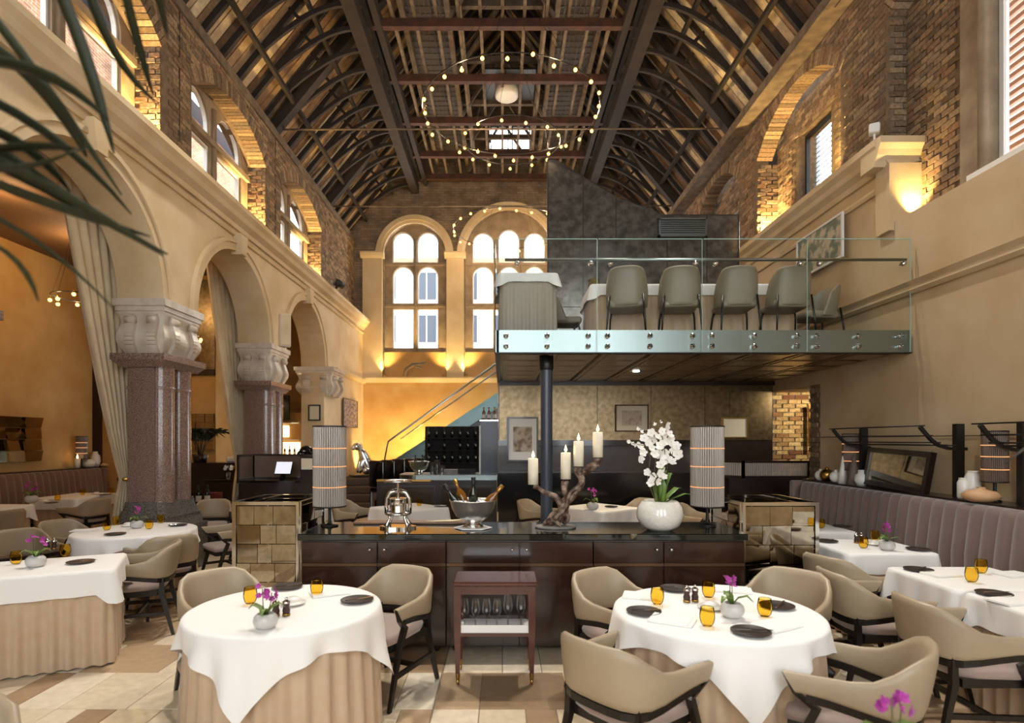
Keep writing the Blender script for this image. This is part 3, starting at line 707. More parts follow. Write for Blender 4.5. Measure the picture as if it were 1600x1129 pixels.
# glass balustrade: four panes, each bolted through the fascia
gb = thing('glass_balustrade', 'clear glass balcony balustrade with steel bolts and handrail', 'balustrade', (0, D1, ZU))
xs = [MX0, 1.1, 2.31, 3.52, MX1-.04]
bolt = MB().lathe([(0,-.05),(.026,-.045),(.03,-.03),(.03,0),(.016,.0),(.016,.03)], 12).xf(Matrix.Rotation(R(-90), 4, 'X')).mesh('bolt', M['chrome'])
for i in range(4):
    a, b = xs[i]+.006, xs[i+1]-.006
    pn = MB().add([(a,-.035,.0),(b,-.035,.0),(b,-.035,1.3),(a,-.035,1.3)], [(0,1,2,3)]).build('glass_pane', M['glass_g'], gb)
    MB().box((a,-.042,1.295),(b,-.03,1.302)).build('pane_edge', M['edge'], pn)
    MB().box((b-.004,-.042,0),(b,-.03,1.3)).build('pane_edge', M['edge'], pn)
    for u in (.09, .5, .91):
        for z in (.066, .186): link('bolt', bolt, gb, (a+(b-a)*u, -.04, z)).rotation_euler = (0,0,pi)
    for u in ((.12, .94) if i else (.2, .94)):
        link('rail_bracket', bolt, gb, (a+(b-a)*u, .0, 1.02))
MB().tube([(MX0+.1,-.0+.03,1.08),(MX1-.05,.03,1.08)], .018, 10).build('handrail', M['steel'], gb)
sgb = thing('side_balustrade', 'glass side pane of the balcony running back towards the end wall', 'balustrade', (MX0-.015, D1, ZU)); MB().box((-.005,.03,0),(.005,9.5,1.3)).build('glass_pane', M['glass_g'], sgb); MB().box((-.006,.03,1.3),(.006,9.5,1.306)).build('pane_edge', M['edge'], sgb)
co = thing('support_column', 'slim blue-grey round steel column holding up the balcony', 'column', (.535, 7.06, 0))
MB().lathe([(.072,0),(.072,2.6)], 20).build('shaft', M['blue'], co); MB().lathe([(.075,2.6),(.085,2.62),(.085,2.77),(0,2.77)], 20).build('collar', M['iron'], co)
# wall under the mezzanine: dark panelling below, foxed mirror sheets above
wm = struct('wall_mezzanine')
MB().box((MX0, D2, 0), (MX1, 10.5, ZU)).build('core', M['espresso'], wm)
for i, (a, b) in enumerate(((MX0+.02,.72),(.73,1.66),(1.67,2.6),(2.61,3.55),(3.56,3.98),(3.99,4.73))):
    MB().box((a, D2-.02, 1.76), (b, D2-.004, ZU-.03)).build('mirror_panel', M['mirror_w'], wm)
MB().box((MX0, D2-.12, 1.66), (3.6, D2, 1.76)).build('rail', M['black'], wm); MB().box((MX0, D2-.22, 1.2), (3.6, D2-.1, 1.24)).build('rail', M['espresso'], wm)
MB().box((MX0, D2-.3, 0), (3.6, D2-.02, 1.2)).build('wainscot', M['black'], wm)
# side hall on the right: brick pier, blue wall and door
wh = struct('wall_hall')
MB().box((4.76, 10.3, 0), (6.9, 10.6, 2.9)).build('core', M['mortar'], wh); bricks(wh, END, 4.77, 5.46, 0.9, 2.75, [], 10.3, -1, single=True, pal=BRY)
MB().box((5.47, 10.2, 0), (5.72, 10.31, 2.75)).build('blue_panel', M['blue'], wh)
MB().box((6.8, 8.0, 0), (7.1, 10.6, 2.9)).box((5.3, 7.9, 0), (7.1, 8.1, 2.9)).build('side', M['plaster_r'], wh)
MB().box((4.76, 8.0, 2.62), (7.1, 10.6, 2.9)).build('soffit', M['espresso'], wh)
bricks(wh, END, 4.77, 5.32, .9, 2.6, [], 8.69, -1); MB().box((4.76, 8.7, 0), (5.0, 9.0, 2.62)).build('core', M['mortar'], wh)
bricks(wh, SIDE, 8.7, 9.0, .9, 2.62, [], 4.755, -1, single=True, pal=BR)
# upper structure at the back of the mezzanine: foxed grey mirror wall with a raking top
wu = struct('wall_mirror_upper')
zf = lambda px, py, d=10.3: (P(px,py,d).x, P(px,py,d).z)
pl = [zf(855,375),zf(855,248),zf(870,250),zf(1010,335),zf(1155,335),zf(1155,376)]
MB().prism([(pl[0][0],3.03)]+pl[1:5]+[(pl[4][0],3.03)], lambda u, v, t: (u, t, v), 10.3, 10.36).build('frame', M['iron'], wu)
def mp(pts): MB().prism(pts, lambda u, v, t: (u, t, v), 10.27, 10.3).build('mirror_panel', M['mirror_g'], wu)
x0 = pl[1][0]+.02
def top(x):  # raking edge
    a, b = pl[2], pl[3]; return b[1] if x > b[0] else a[1]+(b[1]-a[1])*max(0, (x-a[0])/(b[0]-a[0]))
for xa, xb in ((x0, 1.42), (1.43, 2.0), (2.01, 2.9), (2.91, 3.6), (3.61, 4.15)):
    for za, zb in ((3.05, 4.1), (4.11, 5.3), (5.31, 7)):
        ta, tb = min(zb, top(xa)-.03), min(zb, top(xb)-.03)
        if ta > za+.02 or tb > za+.02:
            mp([(xa, za), (xb, za), (xb, max(tb, za+.005)), (xa, max(ta, za+.005))])
gr = thing('air_grille', 'long silver air grille on the mirrored wall above the balcony', 'vent', P(1066, 356, 10.2))
MB().box((-.42,-.05,-.16),(.42,.05,-.13)).box((-.42,-.05,.13),(.42,.05,.16)).box((-.42,-.05,-.16),(-.39,.05,.16)).box((.39,-.05,-.16),(.42,.05,.16)).build('frame', M['steel'], gr)
MB().box((-.4,.03,-.14),(.4,.06,.14)).build('backing', M['iron'], gr)
slm = MB().box((-.39,-.03,-.012),(.39,.0,.012)).mesh('slat', M['steel'])
for k in range(7): link('slat', slm, gr, (0,0,-.11+.0366*k))
# stair behind the bar: steps, steel stringer, glass side, rail
pf = struct('floor_platform'); MB().box((-4.3, 15.5, 0), (-.2, 18, .78)).build('platform', M['espresso'], pf)
for k in range(4): MB().bbox((-4.3, 14.5+.25*k, .19*k), (-3.3, 14.75+.25*k+.3, .19*(k+1)), .015).build('step', mat('step_%d' % k, '4a3a2c', .5, c2='5a4736', scale=4), pf)
stp = thing('staircase', 'staircase with steel stringer and glass side climbing behind the bar', 'staircase', (0, 16, 0))
a = P(600, 728, 16); b = P(778, 613, 16); a.y = b.y = 0
def slab(p, q, h0, h1, y0, y1, m, nm):
    mb = MB(); mb.prism([(p.x, p.z+h0), (q.x, q.z+h0), (q.x, q.z+h1), (p.x, p.z+h1)], lambda u, v, t: (u, t, v), y0, y1); return mb.build(nm, m, stp)
slab(a, b, -.42, 0, -.03, .03, M['steel_d'], 'stringer')
slab(a, b, -.1, .85, -.06, -.05, M['glass_g'], 'glass_side')
MB().tube([(a.x-.05,-.05,.8),(a.x+.12,-.05,a.z+.68),(b.x,-.05,b.z+.82)], .025, 8).build('handrail', M['steel'], stp)
MB().tube([(a.x+.3,.9,a.z+.75),(b.x,.9,b.z+.72)], .02, 8).build('wall_rail', M['steel'], stp)
n = 13
for k in range(n):
    x = a.x+(b.x-a.x)*k/n; z = a.z+(b.z-a.z)*(k+1)/n-.3
    MB().box((x, .0, z-.04), (x+(b.x-a.x)/n+.03, 1.0, z)).build('tread', M['espresso'], stp)
bs = MB().lathe([(0,-.03),(.03,-.03),(.03,.0)], 8).xf(Matrix.Rotation(R(90), 4, 'X')).mesh('bolt', M['chrome'])
for k in range(6):
    t = .1+k*.16
    link('bolt', bs, stp, (a.x+(b.x-a.x)*t, -.04, a.z+(b.z-a.z)*t-.1)); link('bolt', bs, stp, (a.x+(b.x-a.x)*t, -.04, a.z+(b.z-a.z)*t-.25))
MB().prism([(a.x+.1,.78),(b.x,.78),(b.x,b.z-.3),(a.x+.1,a.z-.3)], lambda u, v, t: (u, t, v), .1, .2).build('side_wall', M['espresso'], stp)
# bar
BX0, BX1 = -2.22, -.1
bar = thing('bar', 'dark panelled bar with a curved pale metal top', 'bar', (0, 10.3, 0))
MB().box((BX0, 0, 0), (BX1, .12, 1.05)).build('front', M['espresso'], bar)
for k in range(2):
    x = BX0+.08+k*1.03
    MB().box((x,-.02,.1),(x+.95,0,.95)).build('panel', M['mahog'], bar); f = MB()
    for q in ((x,.1,x+.95,.14),(x,.91,x+.95,.95),(x,.14,x+.04,.91),(x+.91,.14,x+.95,.91)): f.box((q[0],-.04,q[1]),(q[2],-.02,q[3]))
    f.build('panel_frame', M['espresso'], bar)
MB().box((BX0, -.03, 1.03), (BX0+.95, .1, 1.06)).build('brass_edge', M['brass'], bar)
tp = [(-1.75+.16*cos(t), .55-.35*sin(t)*1) for t in [pi-pi/2*k/8 for k in range(9)]]
tp = [(BX1, .15)]+[(-1.55-.35*sin(pi/2*k/8), .15+.35*(1-cos(pi/2*k/8))) for k in range(9)]+[(-1.9, 1.1), (BX1, 1.1)]
MB().prism(tp, lambda u, v, t: (u, v, t), 1.05, 1.13).build('top', M['steel'], bar)
MB().box((-1.85,.3,0),(BX1,1.0,1.05)).build('body', M['espresso'], bar)
st_m = MB().bbox((-.19,-.03,.82),(.19,.03,1.36), .03, 2)
bs_ = thing('bar_stool', 'bar stool', 'stool', group='row of black bar stools at the bar')
st_m.build('backrest', M['black'], bs_); MB().bbox((-.19,-.36,.74),(.19,0,.82), .02).build('seat', M['black'], bs_)
lg = MB().beam((0,0,0),(0,0,.76),.03,.03).mesh('leg', M['blackwood'])
for x in (-.17,.17):
    for y in (-.33,-.02): link('leg', lg, bs_, (x, y, 0))
proto(bs_)
for k, nm in enumerate(('nearest the steps', 'second from the steps', 'third from the steps', 'fourth from the steps', 'nearest the silver bowl')):
    put(bs_, 'black leather bar stool with chrome studs at the bar, '+nm, (-2.45+.13*k, 11.35+.46*k, 0.0), R(150), 'row of black bar stools at the bar')
# cabinet with bottles on the bar, blue-black side
cb = thing('bar_cabinet', 'tall blue-black cabinet standing at the right end of the bar', 'cabinet', P(765, 738, 10.9)+Vector((0,0,0)))
cb.location.z = 1.13
MB().box((-.16,-.15,0),(.16,.25,.98)).build('body', M['blue'], cb); MB().box((-.19,-.17,0),(-.16,.25,.9)).build('lit_edge', M['white'], cb); MB().box((-.18,-.17,.98),(.17,.26,1.0)).build('shelf', M['chrome'], cb)
def bottle(name, label, loc, h=.3, r=.037, m='bottle', group=None, tilt=None, lab=True):
    t = thing(name, label, 'bottle', loc, 0, group)
    MB().lathe([(0,0),(r,.0),(r,.58*h),(r*.85,.66*h),(r*.38,.76*h),(r*.36,.97*h),(r*.42,.97*h),(r*.42,h),(0,h)], 14).build('body', M[m], t)
    if lab: MB().lathe([(r+.001,.15*h),(r+.001,.45*h)], 14).build('paper_label', M['label'], t)
    MB().lathe([(r*.44,.84*h),(r*.46,h+.002),(0,h+.003)], 10).build('capsule', M['iron'] if m == 'bottle' else M['brass'], t)
    if tilt: t.rotation_euler = tilt
    return t
for k, (px, nm) in enumerate(((756, 'left'), (764, 'middle'), (773, 'right'))):
    bottle('spirit_bottle', '%s of three amber spirit bottles on top of the blue-black bar cabinet' % nm, (P(px,0,10.9).x, 10.9, 2.131), .24, .032, 'bottle_a', 'spirit bottles on the bar cabinet')
def bowl(name, label, loc, r, cat='bowl', bm='silver'):
    t = thing(name, label, cat, loc)
    p = [(0,0),(.45*r,0),(.45*r,.04*r),(.3*r,.14*r),(.28*r,.2*r)]
    MB().lathe(p, 28).build('foot', M['silver'], t)
    q = [(.0,.2*r),(.35*r,.23*r),(.7*r,.45*r),(.9*r,.8*r),(.97*r,1.1*r),(1.0*r,1.13*r),(1.0*r,1.16*r),(.95*r,1.13*r),(.86*r,.8*r),(.6*r,.45*r),(0,.3*r)]
    MB().lathe(q, 32).build('bowl', M[bm], t)
    return t
sb = bowl('silver_bowl', 'small footed silver bowl with bottles standing on the bar top', P(655, 738, 10.9), .2)
sb.location.z = 1.131
for k, (dx, nm) in enumerate(((-.07, 'left'), (.06, 'right'))): bottle('bar_bottle', 'bottle in the %s of the small silver bowl on the bar' % nm, (sb.location.x+dx, 10.9, 1.22), .26, .033, 'bottle', 'bottles in the bar bowl', lab=False)
for k, (px, h) in enumerate(((677, .2), (684, .26), (692, .16))):
    tag(MB().lathe([(0,0),(.045,0),(.05,h),(.047,h),(.04,.01)], 16, (P(px,0,10.9).x, 10.8, 1.131)).build('bar_glass', M['clear']), 'clear glass on the bar top, %s beside the silver bowl' % ('first','second and tallest','third and shortest')[k], 'glass', 'glasses on the bar')
tb = thing('bar_tray', 'grey box tray on the bar top between glasses and cabinet', 'tray', (P(718,0,10.8).x, 10.7, 1.131)); MB().box((-.27,-.1,0),(-.02,.14,.09)).build('box', M['slate'], tb); MB().box((0,-.1,0),(.3,.14,.1)).build('drip_tray', M['black'], tb)
# wine display under the stair
wd = thing('wine_rack', 'dark wine rack glimpsed under the stair behind the bar', 'rack', (-1.0, 14.2, 0))
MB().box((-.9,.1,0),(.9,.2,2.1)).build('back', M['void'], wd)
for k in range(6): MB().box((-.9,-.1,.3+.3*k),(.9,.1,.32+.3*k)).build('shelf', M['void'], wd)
bm0 = MB().lathe([(0,0),(.035,0),(.035,.16),(.012,.2),(.012,.27),(0,.27)], 8).mesh('bottle', M['bottle'])
rr_ = random.Random(3)
for k in range(3, 6):
    for j in range(9): 
        if rr_.random() < .8: tag(link('wine_bottle', bm0, None, (-1.8+.19*j, 14.2, .321+.3*k)), 'dark wine bottle on the %s shelf of the under-stair rack, place %s from the left' % (('lower','middle','top')[k-3], ('one','two','three','four','five','six','seven','eight','nine')[j]), 'bottle', 'bottles in the rack under the stair')
# ---------------------------------------------------------------- furniture
def sm(t): t = max(0, min(1, t)); return t*t*(3-2*t)
def make_chair():
    """armchair facing +Y: wrapped taupe back and arms on a black frame"""
    t = thing('armchair', 'armchair', 'chair')
    # plan of the wrap: a U from the left arm tip round the back to the right arm tip
    half = [(0,-.285),(.08,-.283),(.15,-.272),(.205,-.245),(.245,-.195),(.265,-.12),(.275,-.03),(.283,.06),(.29,.15),(.296,.215)]
    path = [(-x, y) for x, y in half[::-1]]+half[1:]
    n = len(path); rows = []
    for i, (x, y) in enumerate(path):
        a = abs(i-(n-1)/2)/((n-1)/2)                       # 0 back centre .. 1 arm tip
        p0 = Vector(path[max(i-1,0)]); p1 = Vector(path[min(i+1,n-1)]); d = (p1-p0).normalized(); nrm = Vector((-d.y, d.x))  # points inward
        top = .81-.135*sm((a-.22)/.42)-.015*a; bot = .505+.065*sm((a-.3)/.6)
        th = .052-.012*a; lean = -.055*(1-sm((a-.1)/.5))   # back leans outward at the top
        sec = []
        for k in range(12):
            q = 2*pi*k/12; cx = cos(q); cz = sin(q)
            ex = (abs(cx)**.55)*(1 if cx >= 0 else -1); ez = (abs(cz)**.55)*(1 if cz >= 0 else -1)
            z = (top+bot)/2+ez*(top-bot)/2; o = ex*th/2+lean*((z-bot)/(.81-.505))
            yy = y+nrm.y*o
            if a > .93: yy += .03*ez                        # arm ends cut on the slant
            sec.append((x+nrm.x*o, yy, z))
        rows.append(sec)
    m = MB(); m.grid(rows, True, True); m.add(rows[0], [tuple(range(12))]); m.add(rows[-1], [tuple(range(12))[::-1]])
    m.build('backrest', M['leather'], t)
    r = MB(); pr = []
    for i, (x, y) in enumerate(path[1:-1]):
        a = abs(i+1-(n-1)/2)/((n-1)/2); pr.append((x, y, .505+.065*sm((a-.3)/.6)-.018))
    vs = [[(x*1.0-.0, y, z-.018), (x*1.03, y*1.02-.01, z-.018), (x*1.03, y*1.02-.01, z+.02), (x*.93, y*.95, z+.02), (x*.93, y*.95, z-.018)] for x, y, z in pr]
    r.grid(vs, False, True); r.add(vs[0], [(0,1,2,3,4)]); r.add(vs[-1], [(4,3,2,1,0)]); r.build('back_rail', M['blackwood'], t)
    s = MB(); prof = [(.405,.92),(.41,.98),(.435,1.0),(.455,.97),(.468,.86),(.474,.5)]
    base = [(-.24,.245),(-.1,.255),(.1,.255),(.24,.245),(.25,.1),(.235,-.12),(.19,-.22),(.07,-.25),(-.07,-.25),(-.19,-.22),(-.235,-.12),(-.25,.1)]
    rw = [[(x*k, y*k, z) for x, y in base] for z, k in prof]; s.grid(rw, True, True); s.add(rw[-1], [tuple(range(12))], True); s.add(rw[0], [tuple(range(12))[::-1]])
    s.build('seat', M['seat'], t)
    MB().box((-.225,.2,.36),(.225,.235,.41)).box((-.2,-.22,.36),(.2,-.19,.41)).box((-.235,-.2,.36),(-.205,.22,.41)).box((.205,-.2,.36),(.235,.22,.41)).build('seat_rail', M['blackwood'], t)
    for sx in (-1, 1):
        f = MB(); pts = [(sx*.268,.27,0,.022,.026),(sx*.262,.16,.37,.034,.04),(sx*.265,.105,.5,.034,.04),(sx*.29,.185,.565,.03,.03),(sx*.3,.235,.655,.016,.02)]
        rw = [[(x-a/2,y-b/2,z),(x+a/2,y-b/2,z),(x+a/2,y+b/2,z),(x-a/2,y+b/2,z)] for x, y, z, a, b in pts]
        f.grid(rw, False, True); f.add(rw[0], [(3,2,1,0)]); f.add(rw[-1], [(0,1,2,3)]); f.build('leg', M['blackwood'], t)
        b = MB(); pts = [(sx*.235,-.33,0,.022,.026),(sx*.215,-.235,.37,.036,.04),(sx*.21,-.235,.53,.034,.03)]
        rw = [[(x-a/2,y-b_/2,z),(x+a/2,y-b_/2,z),(x+a/2,y+b_/2,z),(x-a/2,y+b_/2,z)] for x, y, z, a, b_ in pts]
        b.grid(rw, False, True); b.add(rw[0], [(3,2,1,0)]); b.add(rw[-1], [(0,1,2,3)]); b.build('leg', M['blackwood'], t)
        MB().beam((sx*.262,.2,.2),(sx*.225,-.28,.2),.022,.03).build('stretcher', M['blackwood'], t)
    MB().beam((-.244,-.04,.2),(.244,-.04,.2),.022,.03).build('stretcher', M['blackwood'], t)
    return proto(t)
CH = make_chair()
def chair(x, y, tx, ty, label, group):
    """chair at x, y turned to face tx, ty"""
    return put(CH, label, (x, y, .002), atan2(-(tx-x), ty-y), group)
def perim_round(rx, n=160):
    return [((rx*cos(2*pi*k/n), rx*sin(2*pi*k/n)), (cos(2*pi*k/n), sin(2*pi*k/n))) for k in range(n)]
def perim_rect(w, d, r=.04, n=160):
    pts = []; per = 2*(w+d)-8*r+2*pi*r
    def at(s):
        s %= per
        for (cx, cy, a0), L in (((w/2-r,-d/2+r,-pi/2),0),):
            pass
        segs = [('l',(w/2,-d/2+r),(w/2,d/2-r),(1,0)),('c',(w/2-r,d/2-r),0),('l',(w/2-r,d/2),(-w/2+r,d/2),(0,1)),('c',(-w/2+r,d/2-r),pi/2),('l',(-w/2,d/2-r),(-w/2,-d/2+r),(-1,0)),('c',(-w/2+r,-d/2+r),pi),('l',(-w/2+r,-d/2),(w/2-r,-d/2),(0,-1)),('c',(w/2-r,-d/2+r),1.5*pi)]
        for g in segs:
            L = (Vector(g[2])-Vector(g[1])).length if g[0] == 'l' else r*pi/2
            if s <= L+1e-9:
                if g[0] == 'l':
                    p = Vector(g[1]).lerp(Vector(g[2]), s/L); return (p.x, p.y), g[3]
                a = g[2]+s/r; return (g[1][0]+r*cos(a), g[1][1]+r*sin(a)), (cos(a), sin(a))
            s -= L
        return (w/2, -d/2+r), (1, 0)
    return [at(per*k/n) for k in range(n)]
def over(per, z, drop, wave, flare=.02, soft=.018):
    """cloth laid on a top at height z: drop(k) lengths, wave(k, s) outward swing"""
    n = len(per); m = MB(); rows = []
    for q in (.02, .35, .7, .93): rows.append([(p[0]*q, p[1]*q, z) for p, nn in per])
    rows.append([(p[0]-nn[0]*soft*.4, p[1]-nn[1]*soft*.4, z-.001) for p, nn in per]); rows.append([(p[0]+nn[0]*soft*.4, p[1]+nn[1]*soft*.4, z-soft*.5) for p, nn in per])
    S = 9
    for j in range(1, S+1):
        s = j/S; r = []
        for k, (p, nn) in enumerate(per):
            o = soft*.5+wave(k, s); L = drop(k)
            r.append((p[0]+nn[0]*o, p[1]+nn[1]*o, z-soft*.5-max(.01, L-soft)*s))
        rows.append(r)
    m.grid(rows, True, True); m.add(rows[0], [tuple(range(n))]); return m
def skirt(per, z, amp, pleats, seed=1, floor_=.012):
    n = len(per); m = MB(); rr = random.Random(seed); ph = [rr.uniform(-.6,.6) for _ in range(pleats+1)]
    rows = [[(p[0]*q, p[1]*q, z) for p, nn in per] for q in (.05, .6, .98)]
    for j in range(0, 9):
        s = j/8; r = []
        for k, (p, nn) in enumerate(per):
            u = k/n*pleats; a = ph[int(u) % pleats]; w_ = cos(2*pi*u+a*.5*sin(2*pi*k/n*3))
            o = -.012+amp*(s**.6)*(.35+.65*w_)*(1+.25*a)
            r.append((p[0]+nn[0]*o, p[1]+nn[1]*o, z-.01-(z-.01-floor_)*s))
        rows.append(r)
    m.grid(rows, True, True); return m
TZ = .75
def round_table(cx, cy, r, S, rot, lab_c, lab_u, seed=1, g='tables'):
    per = perim_round(r)
    n = len(per)
    def L(k):
        a = (2*pi*k/n-rot); return S/2/max(abs(cos(a)), abs(sin(a)))-r
    rr = random.Random(seed); p1, p2 = rr.uniform(0,6), rr.uniform(0,6)
    def wv(k, s):
        a = 2*pi*k/n-rot; c = .5-.5*cos(4*a)             # 1 at the cloth corners
        tri = cos(4*(a-pi/4))*.5+.5
        return s*(.012+.05*tri*tri+.022*cos(12*a+pi+p1*.2)*(.4+.6*s)+.012*cos(19*a+p2))
    u = tag(skirt(perim_round(r-.012), TZ-.006, .05, 30, seed).build('undercloth', M['skirt'], None, loc=(cx, cy, 0)), lab_u, 'tablecloth', 'beige floor-length undercloths')
    o = tag(over(per, TZ, L, wv).build('tablecloth', M['cloth'], None, loc=(cx, cy, .003)), lab_c, 'tablecloth', 'white tablecloths')
    return o
def rect_table(cx, cy, w, d, rz, lab_c, lab_u, drop=.2, seed=1, z=TZ, um='skirt', base=0.0, gu='beige floor-length undercloths', gc='white tablecloths'):
    per = perim_rect(w, d); n = len(per); rr = random.Random(seed); p1 = rr.uniform(0,6)
    def cn(k):
        p = per[k][0]; a = (abs(p[0])-(w/2-.12))/.12; b = (abs(p[1])-(d/2-.12))/.12
        return max(0, a)*max(0, b)
    def L(k): return drop+.09*cn(k)
    def wv(k, s): return s*(.006+.06*cn(k)+.008*cos(2*pi*k/n*13+p1))
    if lab_u: tag(skirt(perim_rect(w-.03, d-.03, .05, 220), z-base-.006, .03, 30 if w < 1.4 else 44, seed).build('undercloth', M[um], None, loc=(cx, cy, base), rz=rz), lab_u, 'tablecloth', gu)
    return tag(over(per, z, L, wv).build('tablecloth', M['cloth'], None, loc=(cx, cy, .003), rz=rz), lab_c, 'tablecloth', gc)
# the two round tables in front of the counter
T1 = (-1.3, 3.5); T2 = (1.255, 3.43)
round_table(*T1, .55, 1.385, R(44), 'white square tablecloth on the round table at front left', 'beige pleated undercloth of the round table at front left', 3)
round_table(*T2, .58, 1.385, R(41), 'white square tablecloth on the round table at front right', 'beige pleated undercloth of the round table at front right', 5)
G = 'taupe armchairs'
chair(-1.89, 4.04, *T1, 'taupe armchair pushed in at the left of the front left round table', G)
chair(-.84, 4.1, -1.28, 3.25, 'taupe armchair at the right of the front left round table, before the counter', G)
chair(.84, 4.02, 1.38, 3.3, 'taupe armchair behind the front right round table, nearest the drinks trolley', G)
chair(.66, 2.96, 1.3, 3.5, 'taupe armchair seen from behind at the front left of the right round table', G)
chair(1.93, 4.05, 1.25, 3.4, 'taupe armchair behind the front right round table, before the mirrored screen', G)
chair(1.7, 2.86, .9, 3.44, 'taupe armchair seen side-on at the front right of the right round table', G)
# banquette tables on the right
BT = [(3.44, 3.48, .8, .72), (3.44, 4.25, .8, .72), (3.46, 5.52, .8, .76), (3.48, 6.75, .8, .76), (3.5, 7.9, .8, .76)]
nm = ['nearest the camera', 'second from the camera', 'third from the camera', 'fourth from the camera', 'farthest from the camera']
for i, (x, y, w_, d_) in enumerate(BT):
    rect_table(x, y, w_, d_, 0, 'white tablecloth on the square table along the right banquette, '+nm[i], 'beige undercloth of the square table along the right banquette, '+nm[i], .19, 10+i)
chair(2.78, 3.5, 4, 3.5, 'taupe armchair facing the right banquette, nearest the camera', G)
chair(2.7, 4.24, 4, 4.22, 'taupe armchair facing the right banquette, second from the camera', G)
chair(2.93, 4.9, 4, 5.3, 'taupe armchair facing the right banquette, partly behind the mirrored screen', G)
chair(2.8, 6.75, 4, 6.75, 'taupe armchair facing the right banquette beyond the mirrored screen', G)
# right banquette: fluted back, seat, shelf
def banquette(name, label, y0, y1, X, s, m, zt, flute=.16):
    t = thing(name, label, 'banquette', (0, 0, 0)); n = int((y1-y0)/flute)
    mm = MB(); pr = [(.48,-.0),(.7,.0),(.95,.03),(1.08,.05),(1.13,.07),(1.15,.11),(1.15,.16)]; sc_ = zt/1.15
    for k in range(n):
        pass
    rows = []
    for z, o in pr: rows.append([(X+s*o, 0, z*sc_, ) for _ in range(1)])
    fl = MB(); N = 6; rows = []
    for z, o in pr:
        rows.append([(s*(o-.028*abs(sin(pi*q/N))), flute*q/N, z*sc_) for q in range(N+1)])
    fl.grid(rows, True); me = fl.mesh('flute', M[m])
    for k in range(n): link('flute', me, t, (X, y0+k*flute, 0))
    MB().box((min(X+s*.1,X+s*.35), y0, 0), (max(X+s*.1,X+s*.35), y0+n*flute, zt-.01)).build('back_body', M[m], t)
    MB().bbox((min(X-s*.42,X+s*.1), y0, .3), (max(X-s*.42,X+s*.1), y0+n*flute, .47), .03, 3).build('seat', M[m], t)
    MB().box((min(X-s*.36,X+s*.1), y0, 0), (max(X-s*.36,X+s*.1), y0+n*flute, .3)).build('plinth', M['espresso'], t)
    e = MB().bbox((min(X-s*.0,X+s*.3), y1-.02, .0), (max(X-s*.0,X+s*.3), y1+.1, zt), .03, 3).build('end_panel', M[m], t)
    return t
banquette('banquette', 'mauve fluted banquette running along the right wall', 2.2, 8.6, 4.28, 1, 'banq', 1.16)
banquette('banquette', 'brown fluted banquette along the aisle wall at far left', 6.0, 12.6, -8.6, -1, 'banq_l', 1.16)
sh = tag(MB().box((4.42, 2.2, 1.162), (4.74, 8.6, 1.18)).build('shelf', M['espresso']), 'dark narrow shelf along the top of the right banquette', 'shelf')
tag(MB().box((-8.98, 6.0, 1.162), (-8.72, 12.6, 1.18)).build('shelf', M['espresso']), 'dark narrow shelf along the top of the aisle banquette', 'shelf')
# left: rectangular table, its chair, round table by the column and chairs
LT = (-3.6, 4.66)
rect_table(*LT, .92, .74, R(27), 'white tablecloth on the rectangular table at the left edge', 'beige undercloth of the rectangular table at the left edge', .2, 21)
chair(-3.36, 5.36, -4.2, 5.05, 'taupe armchair at the right end of the left edge table', G)
chair(-4.95, 6.02, -4.0, 5.3, 'taupe armchair behind the left edge table', G)
LR = (-4.1, 6.52)
round_table(*LR, .6, 1.45, R(30), 'white tablecloth on the round table before the nearest granite column', 'beige undercloth of the round table before the nearest granite column', 8)
chair(-3.5, 6.02, -4.05, 6.55, 'taupe armchair seen from behind at the round table before the column', G)
chair(-3.42, 7.3, -4.05, 6.7, 'taupe armchair at the right of the round table before the column', G)
chair(-5.02, 6.85, -4.1, 6.62, 'taupe armchair behind the round table before the column', G)
chair(-4.55, 9.1, -4.2, 8.0, 'taupe armchair beyond the nearest column before the service shelf', G)
chair(-3.65, 8.75, -2.9, 8.6, 'taupe armchair before the reception desk', G)
rect_table(-3.0, 8.55, .75, .75, 0, 'white tablecloth on the table hidden behind the left mirrored screen', 'beige undercloth of the table hidden behind the left mirrored screen', .2, 33)
# aisle
rect_table(-7.75, 8.6, .8, 1.1, 0, 'white tablecloth on the nearer table along the aisle banquette', 'beige undercloth of the nearer table along the aisle banquette', .2, 31)
rect_table(-7.75, 10.6, .8, 1.1, 0, 'white tablecloth on the farther table along the aisle banquette', 'beige undercloth of the farther table along the aisle banquette', .2, 32)
chair(-7.0, 8.0, -8, 8.2, 'taupe armchair in the aisle at the nearer banquette table', G)
chair(-6.95, 9.7, -8, 9.9, 'taupe armchair in the aisle at the farther banquette table', G)
# tables behind the counter
rect_table(-1.4, 8.75, .85, .85, R(45), 'white tablecloth on the table behind the silver press', 'beige undercloth of the table behind the silver press', .22, 41)
rect_table(1.45, 8.75, .85, .85, R(40), 'white tablecloth on the table behind the candle holder', 'beige undercloth of the table behind the candle holder', .22, 42)
chair(-2.28, 9.1, -1.4, 8.75, 'taupe armchair left of the table behind the silver press', G)
chair(.6, 9.2, 1.4, 8.75, 'taupe armchair behind the steel column', G)
chair(2.12, 9.35, 1.4, 8.8, 'taupe armchair right of the table behind the candle holder', G)
chair(2.85, 8.55, 3.5, 7.9, 'taupe armchair behind the right ribbed lamp', G)
